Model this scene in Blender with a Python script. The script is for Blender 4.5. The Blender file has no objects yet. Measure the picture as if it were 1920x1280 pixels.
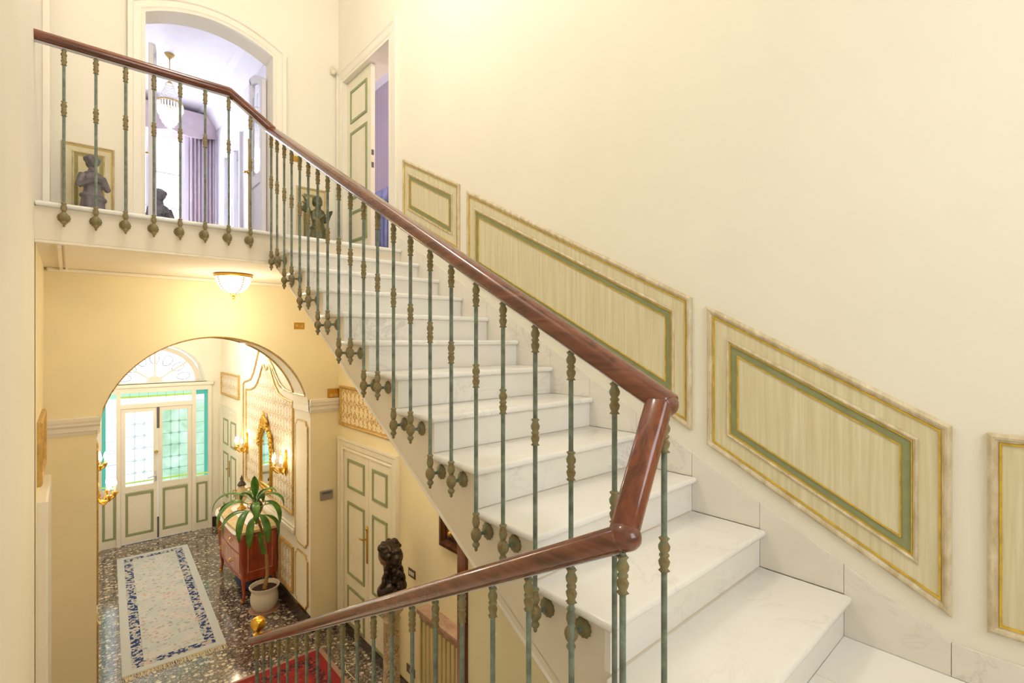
import bpy, bmesh, math, random
from mathutils import Vector, Matrix
random.seed(7)
S = bpy.context.scene
COL = S.collection
PI = math.pi

# ---------------------------------------------------------------- camera, world, light, exposure
G = 3.215                                  # eye height above the hall floor (metres)
cam_d = bpy.data.cameras.new('camera'); cam = bpy.data.objects.new('camera', cam_d); COL.objects.link(cam)
cam.location = (0, 0, G); cam.rotation_euler = (PI/2, 0, -math.radians(41.706))
cam_d.sensor_width = 36; cam_d.lens = 17.5125; cam_d.shift_y = -0.00102; cam_d.clip_start = .02
S.camera = cam
S.view_settings.view_transform = 'Standard'; S.view_settings.look = 'None'
S.view_settings.exposure = 0.1; S.view_settings.gamma = 1; S.view_settings.use_curve_mapping = False
w = bpy.data.worlds.new('sky'); S.world = w; w.use_nodes = True
bgn = w.node_tree.nodes['Background']; bgn.inputs[0].default_value = (.80, .90, 1, 1); bgn.inputs[1].default_value = 2.0

def point(name, loc, power, col, r=.05):
    d = bpy.data.lights.new(name, 'POINT'); d.energy = power; d.color = col; d.shadow_soft_size = r
    o = bpy.data.objects.new(name, d); o.location = loc; COL.objects.link(o); o['kind'] = 'helper'; return o
# daylight enters through bright window panes (materials glass_*; the lilac room's is added); every lamp's light is made with the lamp itself
# ---------------------------------------------------------------- dimensions (x right, y up the flight, z from the eye)
W = 2.3057; RH = .168; GO = .32355; Y1 = .60186; Z0 = -1.17483
YL = Y1+11*GO; ZL = Z0+12*RH; YE = 5.59; YI = 6.08; YB = 9.88; ZG = -G; XV = 2.0; XW = -.151
WP = W+.012; XS = 1.225; XB = 1.165; XD = .98; ZC = 4.3; SOF = .598

# ---------------------------------------------------------------- node materials
def sr(r, g, b):
    f = lambda c: (c/255/12.92) if c/255 <= .04045 else ((c/255+.055)/1.055)**2.4
    return (f(r), f(g), f(b), 1)
class NT:
    def __init__(s, name):
        s.m = bpy.data.materials.new(name); s.m.use_nodes = True; s.t = s.m.node_tree; s.n = s.t.nodes; s.l = s.t.links
        s.b = s.n['Principled BSDF']
    def node(s, typ, **kw):
        n = s.n.new(typ)
        for k, v in kw.items():
            if k.startswith('i_'):
                n.inputs[k[2:].replace('_', ' ')].default_value = v
            else: setattr(n, k, v)
        return n
    def link(s, a, b): s.l.new(a, b)
    def coords(s, scale=(1, 1, 1), kind='Object'):
        tc = s.node('ShaderNodeTexCoord'); mp = s.node('ShaderNodeMapping'); mp.inputs['Scale'].default_value = scale
        s.link(tc.outputs[kind], mp.inputs['Vector']); return mp.outputs['Vector']
    def noise(s, vec, scale, detail=3, rough=.5, dist=0):
        n = s.node('ShaderNodeTexNoise'); n.inputs['Scale'].default_value = scale; n.inputs['Detail'].default_value = detail
        n.inputs['Roughness'].default_value = rough; n.inputs['Distortion'].default_value = dist
        if vec is not None: s.link(vec, n.inputs['Vector'])
        return n.outputs['Fac']
    def ramp(s, fac, stops):
        r = s.node('ShaderNodeValToRGB'); e = r.color_ramp.elements
        while len(e) < len(stops): e.new(.5)
        for i, (p, c) in enumerate(stops): e[i].position = p; e[i].color = c
        s.link(fac, r.inputs['Fac']); return r.outputs['Color']
    def math(s, op, a, b=None, c=None):
        n = s.node('ShaderNodeMath', operation=op)
        for i, x in enumerate((a, b, c)):
            if x is None: continue
            if isinstance(x, (int, float)): n.inputs[i].default_value = x
            else: s.link(x, n.inputs[i])
        return n.outputs[0]
    def mix(s, fac, a, b):
        n = s.node('ShaderNodeMix', data_type='RGBA')
        for i, x in ((0, fac), (6, a), (7, b)):
            if isinstance(x, (int, float, tuple)): n.inputs[i].default_value = x
            else: s.link(x, n.inputs[i])
        return n.outputs[2]
    def bump(s, h, strength=.2, dist=.01):
        n = s.node('ShaderNodeBump'); n.inputs['Strength'].default_value = strength; n.inputs['Distance'].default_value = dist
        s.link(h, n.inputs['Height']); s.link(n.outputs['Normal'], s.b.inputs['Normal'])
    def base(s, c):
        if isinstance(c, tuple): s.b.inputs['Base Color'].default_value = c
        else: s.link(c, s.b.inputs['Base Color'])
    def rm(s, rough, metal=0, spec=None, coat=0):
        s.b.inputs['Roughness'].default_value = rough; s.b.inputs['Metallic'].default_value = metal
        if spec is not None: s.b.inputs['Specular IOR Level'].default_value = spec
        s.b.inputs['Coat Weight'].default_value = coat; s.b.inputs['Coat Roughness'].default_value = .08
    def emit(s, c, st):
        if isinstance(c, tuple): s.b.inputs['Emission Color'].default_value = c
        else: s.link(c, s.b.inputs['Emission Color'])
        s.b.inputs['Emission Strength'].default_value = st
M = {}
def plain(name, c, rough=.5, metal=0, var=.06, scale=6, bump=0, coat=0, spec=None):
    t = NT(name); f = t.noise(t.coords(), scale, 4)
    lo = tuple(x*(1-var) for x in c[:3])+(1,); hi = tuple(min(1, x*(1+var)) for x in c[:3])+(1,)
    t.base(t.ramp(f, [(.3, lo), (.7, hi)])); t.rm(rough, metal, spec, coat)
    if bump: t.bump(t.noise(t.coords(), scale*6, 3), bump)
    M[name] = t.m; return t
plain('plaster', sr(241, 235, 219), .75, var=.02, scale=1.5)
plain('plaster_hall', sr(243, 229, 188), .75, var=.05, scale=1.6)
plain('plaster_soffit', sr(244, 234, 214), .8, var=.03, scale=2)
plain('stringer_paint', sr(236, 224, 204), .6, var=.03, scale=4)
plain('white_paint', sr(240, 233, 218), .45, var=.02, scale=5)
plain('cream_paint', sr(240, 232, 208), .45, var=.03, scale=6)
plain('vest_paint', sr(243, 236, 218), .6, var=.03, scale=3)
plain('green_band', sr(142, 146, 104), .5, var=.08, scale=20)
plain('door_green', sr(150, 158, 116), .5, var=.06, scale=20)
plain('gold_paint', sr(212, 176, 60), .35, .35, var=.22, scale=25)
plain('gold', sr(226, 178, 70), .25, .95, var=.12, scale=30, bump=.1)
plain('brass', sr(196, 152, 62), .3, .9, var=.1, scale=20)
plain('gilt_dark', sr(204, 168, 98), .4, .4, var=.2, scale=30)
plain('iron_grey', sr(120, 118, 122), .35, .8)
plain('steel_light', sr(214, 210, 218), .35, .3)
plain('bronze_dark', sr(58, 46, 36), .38, .55, var=.3, scale=14, bump=.15)
plain('bronze_grey', sr(112, 106, 110), .45, .15, var=.25, scale=14, bump=.15)
plain('bronze_green', sr(96, 96, 70), .42, .4, var=.3, scale=14, bump=.15)
plain('skin_bronze', sr(150, 116, 92), .4, .2, var=.2, scale=9)
plain('dark_base', sr(58, 42, 36), .25, var=.3, scale=30)
plain('ceramic', sr(232, 222, 200), .25, var=.03, coat=.3)
plain('soil', sr(66, 46, 34), .9, var=.4, scale=40, bump=.6)
plain('bark', sr(170, 128, 84), .7, var=.2, scale=40, bump=.3)
plain('terracotta', sr(168, 128, 108), .6, var=.08)
plain('lace', sr(240, 236, 232), .9, var=.04, scale=60)
plain('plastic', sr(222, 214, 192), .4)
plain('grey_plastic', sr(150, 140, 128), .4)
plain('urn_dark', sr(64, 40, 34), .2, .1, var=.3, scale=16, coat=.4)
plain('urn_pale', sr(190, 168, 130), .25, .1, var=.2, scale=20, coat=.3)
plain('blue_cloth', sr(52, 74, 116), .7, var=.3, scale=12)
plain('curtain', sr(206, 190, 200), .9, var=.06, scale=8)
plain('curtain_blue', sr(148, 154, 194), .9, var=.1, scale=8)
plain('room_white', sr(226, 223, 230), .8, var=.02)
plain('room_floor', sr(150, 120, 92), .4, var=.1)
plain('rad_cream', sr(236, 216, 160), .4, var=.03)
plain('lead', sr(136, 166, 166), .5, .1)
plain('cable', sr(226, 212, 180), .6)
def leafm():
    t = NT('leaf'); f = t.noise(t.coords(), 9, 3)
    t.base(t.ramp(f, [(.3, sr(52, 96, 30)), (.6, sr(86, 138, 44)), (.8, sr(140, 186, 64))])); t.rm(.35); t.b.inputs['Subsurface Weight'].default_value = .0
    M['leaf'] = t.m
leafm()
def marble(name, c0, c1, vein, sc=1.0, rough=.18, st=.55, g0=.48):
    t = NT(name); v = t.coords((sc, sc, sc*1.4))
    big = t.noise(v, 1.6, 4, .55, .6); c = t.ramp(big, [(.32, c0), (.68, c1)])
    a = t.noise(v, 2.3, 7, .62, 1.6); k = t.math('ABSOLUTE', t.math('SUBTRACT', a, .5))
    vf = t.ramp(k, [(0, (1, 1, 1, 1)), (.020, (.25, .25, .25, 1)), (.05, (0, 0, 0, 1))])
    gate = t.ramp(t.noise(v, 1.1, 2), [(g0, (0, 0, 0, 1)), (g0+.18, (1, 1, 1, 1))])
    fac = t.math('MULTIPLY', t.math('MULTIPLY', vf, gate), st)
    t.base(t.mix(fac, c, vein)); t.rm(rough, spec=.5); M[name] = t.m
marble('marble', sr(244, 241, 234), sr(249, 247, 243), sr(184, 178, 172), 1.0, .18, .42)
marble('marble_riser', sr(241, 236, 226), sr(247, 244, 238), sr(184, 176, 168), 1.2, .22, .42)
marble('marble_skirt', sr(232, 224, 210), sr(242, 236, 224), sr(158, 150, 140), 1.2, .25, .35)
marble('marble_pink', sr(176, 140, 120), sr(204, 172, 152), sr(120, 90, 80), 6, .25)
marble('marble_cream', sr(214, 182, 128), sr(232, 206, 156), sr(150, 110, 70), 5, .2)
marble('marble_column', sr(216, 192, 156), sr(234, 214, 182), sr(50, 34, 40), 5, .25, 1.0, .36)
def wood(name, a, b, c, axis, rough=.22, coat=.5):
    t = NT(name); sc = [26, 26, 26]; sc[axis] = 2.2
    f = t.noise(t.coords(tuple(sc)), 1, 5, .6, .8); g = t.noise(t.coords(), 7, 3)
    col = t.ramp(f, [(.25, a), (.5, b), (.75, c)])
    t.base(t.mix(t.ramp(g, [(.55, (0, 0, 0, 1)), (.75, (.55, .55, .55, 1))]), col, a)); t.rm(rough, coat=coat); M[name] = t.m
wood('mahogany', sr(62, 30, 18), sr(114, 60, 38), sr(136, 78, 52), 1)
wood('mahogany_x', sr(62, 30, 18), sr(114, 60, 38), sr(136, 78, 52), 0)
wood('mahogany_z', sr(58, 26, 16), sr(124, 62, 34), sr(146, 80, 46), 2)
wood('commode_wood', sr(118, 42, 20), sr(164, 66, 32), sr(188, 90, 48), 2, .25, .4)
wood('commode_pale', sr(160, 84, 56), sr(196, 120, 84), sr(214, 146, 108), 2, .25, .4)
wood('dark_wood', sr(44, 24, 14), sr(84, 48, 24), sr(120, 74, 36), 2, .3, .3)
def verdi(name, a, b, c, scale):
    t = NT(name); v = t.coords(); f = t.noise(v, scale, 4, .6)
    t.base(t.ramp(f, [(.32, a), (.5, b), (.68, c)])); t.rm(.5, .12); t.bump(t.noise(v, scale*5, 3), .3, .002); M[name] = t.m
verdi('verdigris', sr(92, 99, 88), sr(116, 126, 112), sr(134, 150, 132), 24)
verdi('bronze_leaf', sr(122, 102, 62), sr(142, 126, 86), sr(124, 138, 108), 40)
verdi('bronze_arm', sr(100, 122, 122), sr(124, 148, 146), sr(112, 118, 90), 50)
def streak(name, a, b, axis_scale):
    t = NT(name); f = t.noise(t.coords(axis_scale), 1, 4, .6)
    t.base(t.ramp(f, [(.3, a), (.7, b)])); t.rm(.5); M[name] = t.m
streak('panel_field', sr(210, 197, 155), sr(229, 220, 187), (5, 60, 2.2))
streak('panel_mould', sr(186, 166, 126), sr(228, 214, 184), (12, 30, 12))
def terrazzo():
    t = NT('terrazzo'); v = t.coords()
    vo = t.node('ShaderNodeTexVoronoi', feature='F1'); vo.inputs['Scale'].default_value = 25; t.link(v, vo.inputs['Vector'])
    vo2 = t.node('ShaderNodeTexVoronoi', feature='F1'); vo2.inputs['Scale'].default_value = 80; t.link(v, vo2.inputs['Vector'])
    sep = t.node('ShaderNodeSeparateColor'); t.link(vo.outputs['Color'], sep.inputs[0])
    size = t.math('MULTIPLY', sep.outputs[0], .62)
    chip = t.math('LESS_THAN', vo.outputs['Distance'], size)
    cc = t.ramp(sep.outputs[1], [(0, sr(224, 210, 186)), (.35, sr(190, 174, 150)), (.6, sr(130, 116, 104)), (.8, sr(232, 222, 204)), (1, sr(96, 82, 74))])
    sep2 = t.node('ShaderNodeSeparateColor'); t.link(vo2.outputs['Color'], sep2.inputs[0])
    bg = t.ramp(sep2.outputs[0], [(0, sr(58, 50, 50)), (.55, sr(88, 77, 74)), (.85, sr(146, 130, 116)), (1, sr(172, 156, 138))])
    t.base(t.mix(chip, bg, cc)); t.rm(.12, spec=.9, coat=.5); M['terrazzo'] = t.m
terrazzo()
def damask(name, bg, fg, sy, sz, ax):
    t = NT(name); tc = t.node('ShaderNodeTexCoord'); sp = t.node('ShaderNodeSeparateXYZ'); t.link(tc.outputs['Object'], sp.inputs[0])
    y = sp.outputs[ax]; z = sp.outputs[2]; n = t.noise(tc.outputs['Object'], 34, 2)
    ph = t.math('MULTIPLY', t.math('SINE', t.math('MULTIPLY', z, 2*PI/sz)), 1.25); yy = t.math('MULTIPLY', y, 2*PI/sy)
    t1 = t.math('SINE', t.math('ADD', yy, ph)); t2 = t.math('SINE', t.math('SUBTRACT', yy, ph)); o = t.math('MULTIPLY', t1, t2)
    fine = t.math('MULTIPLY', t.math('SINE', t.math('MULTIPLY', t.math('ADD', yy, ph), 4.0)), t.math('SINE', t.math('MULTIPLY', z, 10*PI/sz)))
    f = t.math('ADD', t.math('ADD', t.math('MULTIPLY_ADD', o, .42, .42), t.math('MULTIPLY', fine, .22)), t.math('MULTIPLY', t.math('SUBTRACT', n, .5), .9))
    t.base(t.ramp(f, [(.40, bg), (.47, fg), (.78, fg), (.88, bg)])); t.rm(.7); M[name] = t.m
damask('damask_gold', sr(244, 228, 186), sr(200, 158, 92), .20, .26, 1)
damask('damask_pale', sr(240, 230, 212), sr(206, 180, 142), .22, .32, 1)
def rug(name, field_a, field_b, band, spots, wx, wy):
    t = NT(name); tc = t.node('ShaderNodeTexCoord'); sp = t.node('ShaderNodeSeparateXYZ'); t.link(tc.outputs['Generated'], sp.inputs[0])
    ex = t.math('MULTIPLY', t.math('MINIMUM', sp.outputs[0], t.math('SUBTRACT', 1.0, sp.outputs[0])), wx)
    ey = t.math('MULTIPLY', t.math('MINIMUM', sp.outputs[1], t.math('SUBTRACT', 1.0, sp.outputs[1])), wy)
    e = t.math('MINIMUM', ex, ey)
    n1 = t.noise(tc.outputs['Object'], 6, 4, .6); n2 = t.noise(tc.outputs['Object'], 24, 3, .6); n3 = t.noise(tc.outputs['Object'], 11, 2)
    field = t.ramp(n1, [(.35, field_a), (.62, field_b)])
    flo = t.ramp(n2, [(.55, (0, 0, 0, 1)), (.62, (1, 1, 1, 1))])
    spotc = t.ramp(n3, [(.42, spots[0]), (.5, spots[1]), (.58, spots[2])])
    field = t.mix(t.math('MULTIPLY', flo, .6), field, spotc)
    inb = t.math('MULTIPLY', t.math('GREATER_THAN', e, .085), t.math('LESS_THAN', e, .185))
    nb = t.ramp(n2, [(.47, (1, 1, 1, 1)), (.52, (0, 0, 0, 1))])
    bandc = t.mix(nb, field, band)
    c = t.mix(inb, field, bandc)
    edge = t.math('LESS_THAN', e, .075)
    c = t.mix(edge, c, t.mix(.5, field_a, field_b))
    t.base(c); t.rm(.95); t.bump(t.noise(tc.outputs['Object'], 200, 2), .3, .004); M[name] = t.m
rug('rug_pale', sr(190, 201, 202), sr(210, 207, 207), sr(34, 58, 112), (sr(150, 128, 130), sr(96, 122, 110), sr(206, 140, 124)), .92, 3.4)
rug('rug_red', sr(122, 28, 26), sr(158, 44, 36), sr(50, 34, 48), (sr(60, 36, 44), sr(206, 120, 84), sr(110, 30, 30)), 1.5, 1.0)
def lit(name, c, st, rough=.1, var=None, scale=5):
    t = NT(name); t.base(tuple(x*.3 for x in c[:3])+(1,)); t.rm(rough)
    if var: t.emit(t.ramp(t.noise(t.coords(), scale, 3, .6, .5), var), st)
    else: t.emit(c, st)
    M[name] = t.m
lit('glass_day', (.80, .87, 1, 1), 17)
lit('glass_stair', (.92, .96, 1, 1), 5.2)
lit('glass_bedroom_fill', (1, .96, 1, 1), 36)
lit('glass_frost', (1, 1, 1, 1), 1.4, .2, [(.3, (.55, .72, .82, 1)), (.5, (.78, .88, .94, 1)), (.72, (.45, .70, .68, 1))], 3)
lit('glass_fan', (.93, .97, 1, 1), 1.5)
lit('glass_garden', (1, 1, 1, 1), 1.0, .2, [(.30, (.16, .48, .30, 1)), (.52, (.36, .72, .58, 1)), (.72, (.70, .90, .88, 1))], 3)
lit('glass_green', (.07, .36, .28, 1), 1.1)
lit('glass_mint', (.45, .86, .66, 1), .9)
lit('glass_lime', (.52, .68, .12, 1), .8)
lit('lamp_glass', (1, .88, .68, 1), 1.8)
lit('bulb', (1, .84, .56, 1), 30)
lit('crystal_lit', (1, .92, .82, 1), 1.1)
def misc():
    t = NT('mirror_glass'); t.base((.9, .94, .94, 1)); t.rm(.02, 1); M['mirror_glass'] = t.m
    t = NT('door_glass'); t.base((.86, .90, .98, 1)); t.rm(.03); t.b.inputs['Transmission Weight'].default_value = .85; t.b.inputs['IOR'].default_value = 1.3; M['door_glass'] = t.m
    t = NT('crystal'); t.base((.95, .93, .95, 1)); t.rm(.05); t.b.inputs['Transmission Weight'].default_value = .5; M['crystal'] = t.m
    t = NT('lilac_paper'); v = t.coords((1, 12, 1)); tc = t.node('ShaderNodeTexCoord'); sp = t.node('ShaderNodeSeparateXYZ'); t.link(tc.outputs['Object'], sp.inputs[0])
    s_ = t.math('SINE', t.math('MULTIPLY', sp.outputs[1], 90)); t.base(t.ramp(t.math('MULTIPLY_ADD', s_, .5, .5), [(.3, sr(192, 178, 190)), (.7, sr(206, 192, 202))])); t.rm(.8); M['lilac_paper'] = t.m
misc()

# ---------------------------------------------------------------- mesh helpers (coordinates relative to the eye; G is added on linking)
def BM(): return bmesh.new()
def box(bm, x0, x1, y0, y1, z0, z1, bev=0, seg=2):
    vs = [bm.verts.new((x, y, z)) for x in (x0, x1) for y in (y0, y1) for z in (z0, z1)]
    fs = [bm.faces.new([vs[i] for i in q]) for q in ((0, 1, 3, 2), (4, 6, 7, 5), (0, 4, 5, 1), (2, 3, 7, 6), (0, 2, 6, 4), (1, 5, 7, 3))]
    if bev:
        es = list({e for f in fs for e in f.edges}); bmesh.ops.bevel(bm, geom=es, offset=bev, segments=seg, profile=.5, affect='EDGES')
    return bm
def lathe(bm, prof, c=(0, 0, 0), axis=2, seg=20, ripple=0, nrip=6, sx=1, sy=1):
    rings = []
    for it in prof:
        r, z = it[0], it[1]; rp = it[2] if len(it) > 2 else ripple
        ring = []
        for i in range(seg):
            a = 2*PI*i/seg; rr = r*(1+rp*math.cos(nrip*a)); p = (rr*math.cos(a)*sx, rr*math.sin(a)*sy, z)
            if axis == 0: p = (z, p[0], p[1])
            elif axis == 1: p = (p[0], z, p[1])
            ring.append(bm.verts.new((p[0]+c[0], p[1]+c[1], p[2]+c[2])))
        rings.append(ring)
    for a, b in zip(rings, rings[1:]):
        for i in range(seg): bm.faces.new((a[i], a[(i+1) % seg], b[(i+1) % seg], b[i]))
    for r, it in ((rings[0], prof[0]), (rings[-1], prof[-1])):
        if it[0] > 1e-4: bm.faces.new(r)
    return bm
def tube(bm, pts, rad, seg=8, sx=1.0, up=None, caps=True):
    pts = [Vector(p) for p in pts]; n = len(pts); rings = []
    for i, p in enumerate(pts):
        t = (pts[min(i+1, n-1)]-pts[max(i-1, 0)]).normalized()
        u = Vector(up) if up else (Vector((0, 0, 1)) if abs(t.z) < .9 else Vector((1, 0, 0)))
        a = t.cross(u).normalized(); b = a.cross(t).normalized()
        r = rad[i] if isinstance(rad, (list, tuple)) else rad
        rings.append([bm.verts.new(p+a*(r*sx*math.cos(2*PI*k/seg))+b*(r*math.sin(2*PI*k/seg))) for k in range(seg)])
    for A, B in zip(rings, rings[1:]):
        for k in range(seg): bm.faces.new((A[k], A[(k+1) % seg], B[(k+1) % seg], B[k]))
    if caps: bm.faces.new(rings[0]); bm.faces.new(rings[-1])
    return bm
def ball(bm, c, r, sx=1, sy=1, sz=1, u=16, v=10, rot=None):
    m = Matrix.Translation(c) @ (rot.to_4x4() if rot else Matrix.Identity(4)) @ Matrix.Diagonal((r*sx, r*sy, r*sz, 1))
    bmesh.ops.create_uvsphere(bm, u_segments=u, v_segments=v, radius=1, matrix=m); return bm
def prism(bm, poly, fn, h0, h1):
    A = [bm.verts.new(fn(a, b, h0)) for a, b in poly]; B = [bm.verts.new(fn(a, b, h1)) for a, b in poly]
    n = len(poly)
    bm.faces.new(A); bm.faces.new(B[::-1])
    for i in range(n): bm.faces.new((A[i], B[i], B[(i+1) % n], A[(i+1) % n]))
    return bm
fR = lambda a, b, h: (WP-h, a, b)        # right wall: (y, z, proud)
fL = lambda a, b, h: (XW+h, a, b)        # left wall
fE = lambda a, b, h: (a, YE-h, b)        # end wall
fV = lambda a, b, h: (XV-h, a, b)        # vestibule wall
fF = lambda a, b, h: (a, YB-h, b)        # entrance wall
def offs(poly, d, closed=True):
    n = len(poly); out = []
    area_ = sum(poly[i][0]*poly[(i+1) % n][1]-poly[(i+1) % n][0]*poly[i][1] for i in range(n))
    sgn = (1 if area_ > 0 else -1) if closed else 1
    for i in range(n):
        P = Vector(poly[i]).to_2d() if False else Vector((poly[i][0], poly[i][1]))
        def nrm(a, b):
            t = Vector((b[0]-a[0], b[1]-a[1])); t.normalize(); return Vector((-t.y, t.x))*sgn
        if closed: n1 = nrm(poly[i-1], poly[i]); n2 = nrm(poly[i], poly[(i+1) % n])
        else:
            n1 = nrm(poly[max(i-1, 0)], poly[max(i, 1)]); n2 = nrm(poly[min(i, n-2)], poly[min(i+1, n-1)])
        m = (n1+n2)
        if m.length < 1e-6: m = n1.copy()
        m.normalize(); k = d/max(.35, m.dot(n1)); out.append((P.x+m.x*k, P.y+m.y*k))
    return out
def ringf(bm, poly, prof, fn, closed=True):
    """moulding along a polygon or path: prof = [(inset, proud), ...]"""
    rs = []
    for d, h in prof: rs.append([bm.verts.new(fn(a, b, h)) for a, b in offs(poly, d, closed)])
    n = len(poly)
    for A, B in zip(rs, rs[1:]):
        for i in range(n if closed else n-1): bm.faces.new((A[i], A[(i+1) % n], B[(i+1) % n], B[i]))
    return bm
def fillp(bm, poly, fn, h):
    bm.faces.new([bm.verts.new(fn(a, b, h)) for a, b in poly]); return bm
def rect(a0, a1, b0, b1): return [(a0, b0), (a1, b0), (a1, b1), (a0, b1)]
LOC = {}
def obj(name, bm, mat, parent=None, smooth=False, local=False):
    L = LOC.get(parent.name, Vector((0, 0, 0))) if parent else Vector((0, 0, 0))
    if not local:
        bmesh.ops.translate(bm, verts=bm.verts, vec=(-L.x, -L.y, -L.z))
    bmesh.ops.recalc_face_normals(bm, faces=bm.faces)
    me = bpy.data.meshes.new(name); bm.to_mesh(me); bm.free()
    me.materials.append(M[mat] if isinstance(mat, str) else mat)
    if smooth:
        me.shade_smooth()
        try: me.set_sharp_from_angle(angle=math.radians(40))
        except Exception: pass
    o = bpy.data.objects.new(name, me); COL.objects.link(o)
    if parent is not None: o.parent = parent
    else: o.location = (0, 0, G)
    LOC[o.name] = L
    return o
def thing(name, label, cat, loc=(0, 0, 0), group=None, kind=None):
    o = bpy.data.objects.new(name, None); COL.objects.link(o); o.empty_display_size = .1
    o.location = (loc[0], loc[1], loc[2]+G); LOC[o.name] = Vector(loc); tag(o, label, cat, group, kind); return o
def tag(o, label=None, cat=None, group=None, kind=None):
    if label: o['label'] = label
    if cat: o['category'] = cat
    if group: o['group'] = group
    if kind: o['kind'] = kind
    return o
def inst(src, parent, loc, rot=(0, 0, 0), name=None):
    o = bpy.data.objects.new(name or src.name.split('.')[0], src.data); COL.objects.link(o); o.parent = parent; o.location = loc; o.rotation_euler = rot
    LOC[o.name] = LOC.get(parent.name, Vector((0, 0, 0))); return o
def struct(name, bm, mat, label=None, smooth=False):
    o = obj(name, bm, mat, None, smooth); return tag(o, label, None, None, 'structure')
def sempty(name, label):
    o = bpy.data.objects.new(name, None); COL.objects.link(o); o.location = (0, 0, G); LOC[o.name] = Vector((0, 0, 0)); return tag(o, label, None, None, 'structure')
def wallp(bm, fn, a0, a1, b0, b1, gaps, thick):
    """wall slab with openings; gaps = [(a0, a1, bottom, topfn, steps)]; fn(a, b, proud), the slab runs from proud 0 to -thick"""
    br = {a0, a1}
    for g in gaps:
        for k in range(g[4]+1): br.add(g[0]+(g[1]-g[0])*k/g[4])
    br = sorted(x for x in br if a0-1e-9 <= x <= a1+1e-9)
    def quad(p): bm.faces.new([bm.verts.new(fn(*q)) for q in p])
    for l, r in zip(br, br[1:]):
        if r-l < 1e-6: continue
        mid = (l+r)/2; cuts = sorted([g for g in gaps if g[0] < mid < g[1]], key=lambda g: g[2])
        lo = (b0, b0)
        segs = []
        for g in cuts:
            segs.append((lo, (g[2], g[2]))); lo = (g[3](l), g[3](r))
            quad([(l, lo[0], 0), (r, lo[1], 0), (r, lo[1], -thick), (l, lo[0], -thick)])
            if g[2] > b0: quad([(l, g[2], 0), (r, g[2], 0), (r, g[2], -thick), (l, g[2], -thick)])
        segs.append((lo, (b1, b1)))
        for (p, q) in segs:
            if max(q[0]-p[0], q[1]-p[1]) < 1e-6: continue
            for h in (0, -thick): quad([(l, p[0], h), (r, p[1], h), (r, q[1], h), (l, q[0], h)])
    for g in gaps:
        for a in (g[0], g[1]): quad([(a, g[2], 0), (a, g[3](a), 0), (a, g[3](a), -thick), (a, g[2], -thick)])
    bmesh.ops.remove_doubles(bm, verts=bm.verts, dist=1e-5)
    return bm
# ================================================================ the setting
def arch_lo(a):                                                    # underside of the hall archway
    t = max(-1, min(1, (a-1.0915)/.9085)); return -.86+.90*math.sqrt(max(0, 1-t*t))
def arch_up(a): t = (a-1.062)/.54; return 3.118-.148*t*t           # low arch over the landing doorway
flat = lambda z: (lambda a: z)
# stair hall walls
ewall = struct('wall_end', wallp(BM(), fE, XW-.2, WP+.26, ZG-.05, SOF+.1, [(.183, 2.0, ZG-.05, arch_lo, 40)], YI-YE), 'plaster')
struct('wall_end_upper', wallp(BM(), fE, XW-.2, WP+.26, SOF+.1, ZC, [(.522, 1.602, ZL-.02, arch_up, 20)], .22), 'plaster')
rwall = struct('wall_right', wallp(BM(), fR, -1.6, YI, ZG-.05, ZC, [(4.345, 5.42, ZL-.02, flat(2.885), 1)], .25), 'plaster')
lwall = struct('wall_left', box(BM(), XW-.2, XW, -1.6, YE, ZG-.05, ZC), 'plaster')
bwall = struct('wall_back', wallp(BM(), lambda a, b, h: (a, -1.6+h, b), XW-.2, WP+.25, ZG-.05, ZC, [(.33, 1.83, .15, flat(2.35), 1)], .3), 'plaster')
struct('ceiling', box(BM(), XW-.2, WP+.25, -1.9, YI, ZC, ZC+.1), 'plaster_soffit')
floor = struct('floor', box(BM(), XW-.2, WP+.25, -1.6, YB+.6, ZG-.12, ZG), 'terrazzo')
# plaster skins of the hall below the landing: warmer tone on the same walls
hs = sempty('trim_1', None)
def arch_face(bm):
    n = 40; top = SOF
    def q(p): bm.faces.new([bm.verts.new(fE(a, b, .004)) for a, b in p])
    xs = [.183+(2.0-.183)*k/n for k in range(n+1)]
    q([(XW, ZG), (.183, ZG), (.183, top), (XW, top)]); q([(2.0, ZG), (WP, ZG), (WP, top), (2.0, top)])
    for l, r in zip(xs, xs[1:]): q([(l, arch_lo(l)), (r, arch_lo(r)), (r, top), (l, top)])
    bmesh.ops.remove_doubles(bm, verts=bm.verts, dist=1e-5); return bm
obj('plaster_skin', arch_face(BM()), 'plaster_hall', hs)
obj('plaster_skin', fillp(BM(), [(1.76, ZG), (YE, ZG), (YE, SOF), (4.19, SOF), (1.76, -.81)], fR, .003), 'plaster_hall', hs)
obj('plaster_skin', fillp(BM(), [(4.17, ZG), (YE, ZG), (YE, SOF), (4.17, SOF)], fL, .003), 'plaster_hall', hs)
# half landing with its marble tiles
hl = struct('floor_2', box(BM(), XW, WP, -1.6, Y1-.001, Z0-.26, Z0-.02), 'stringer_paint')
jx = [XW, .32, .87, 1.42, 1.97, WP-.012]; jy = [-1.6, -.99, -.37, .165, Y1+.001]
for i in range(5):
    for j in range(4):
        obj('tile', box(BM(), jx[i]+.0012, jx[i+1]-.0012, jy[j]+.0012, jy[j+1]-.0012, Z0-.02, Z0, .001, 1), 'marble', hl)
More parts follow.
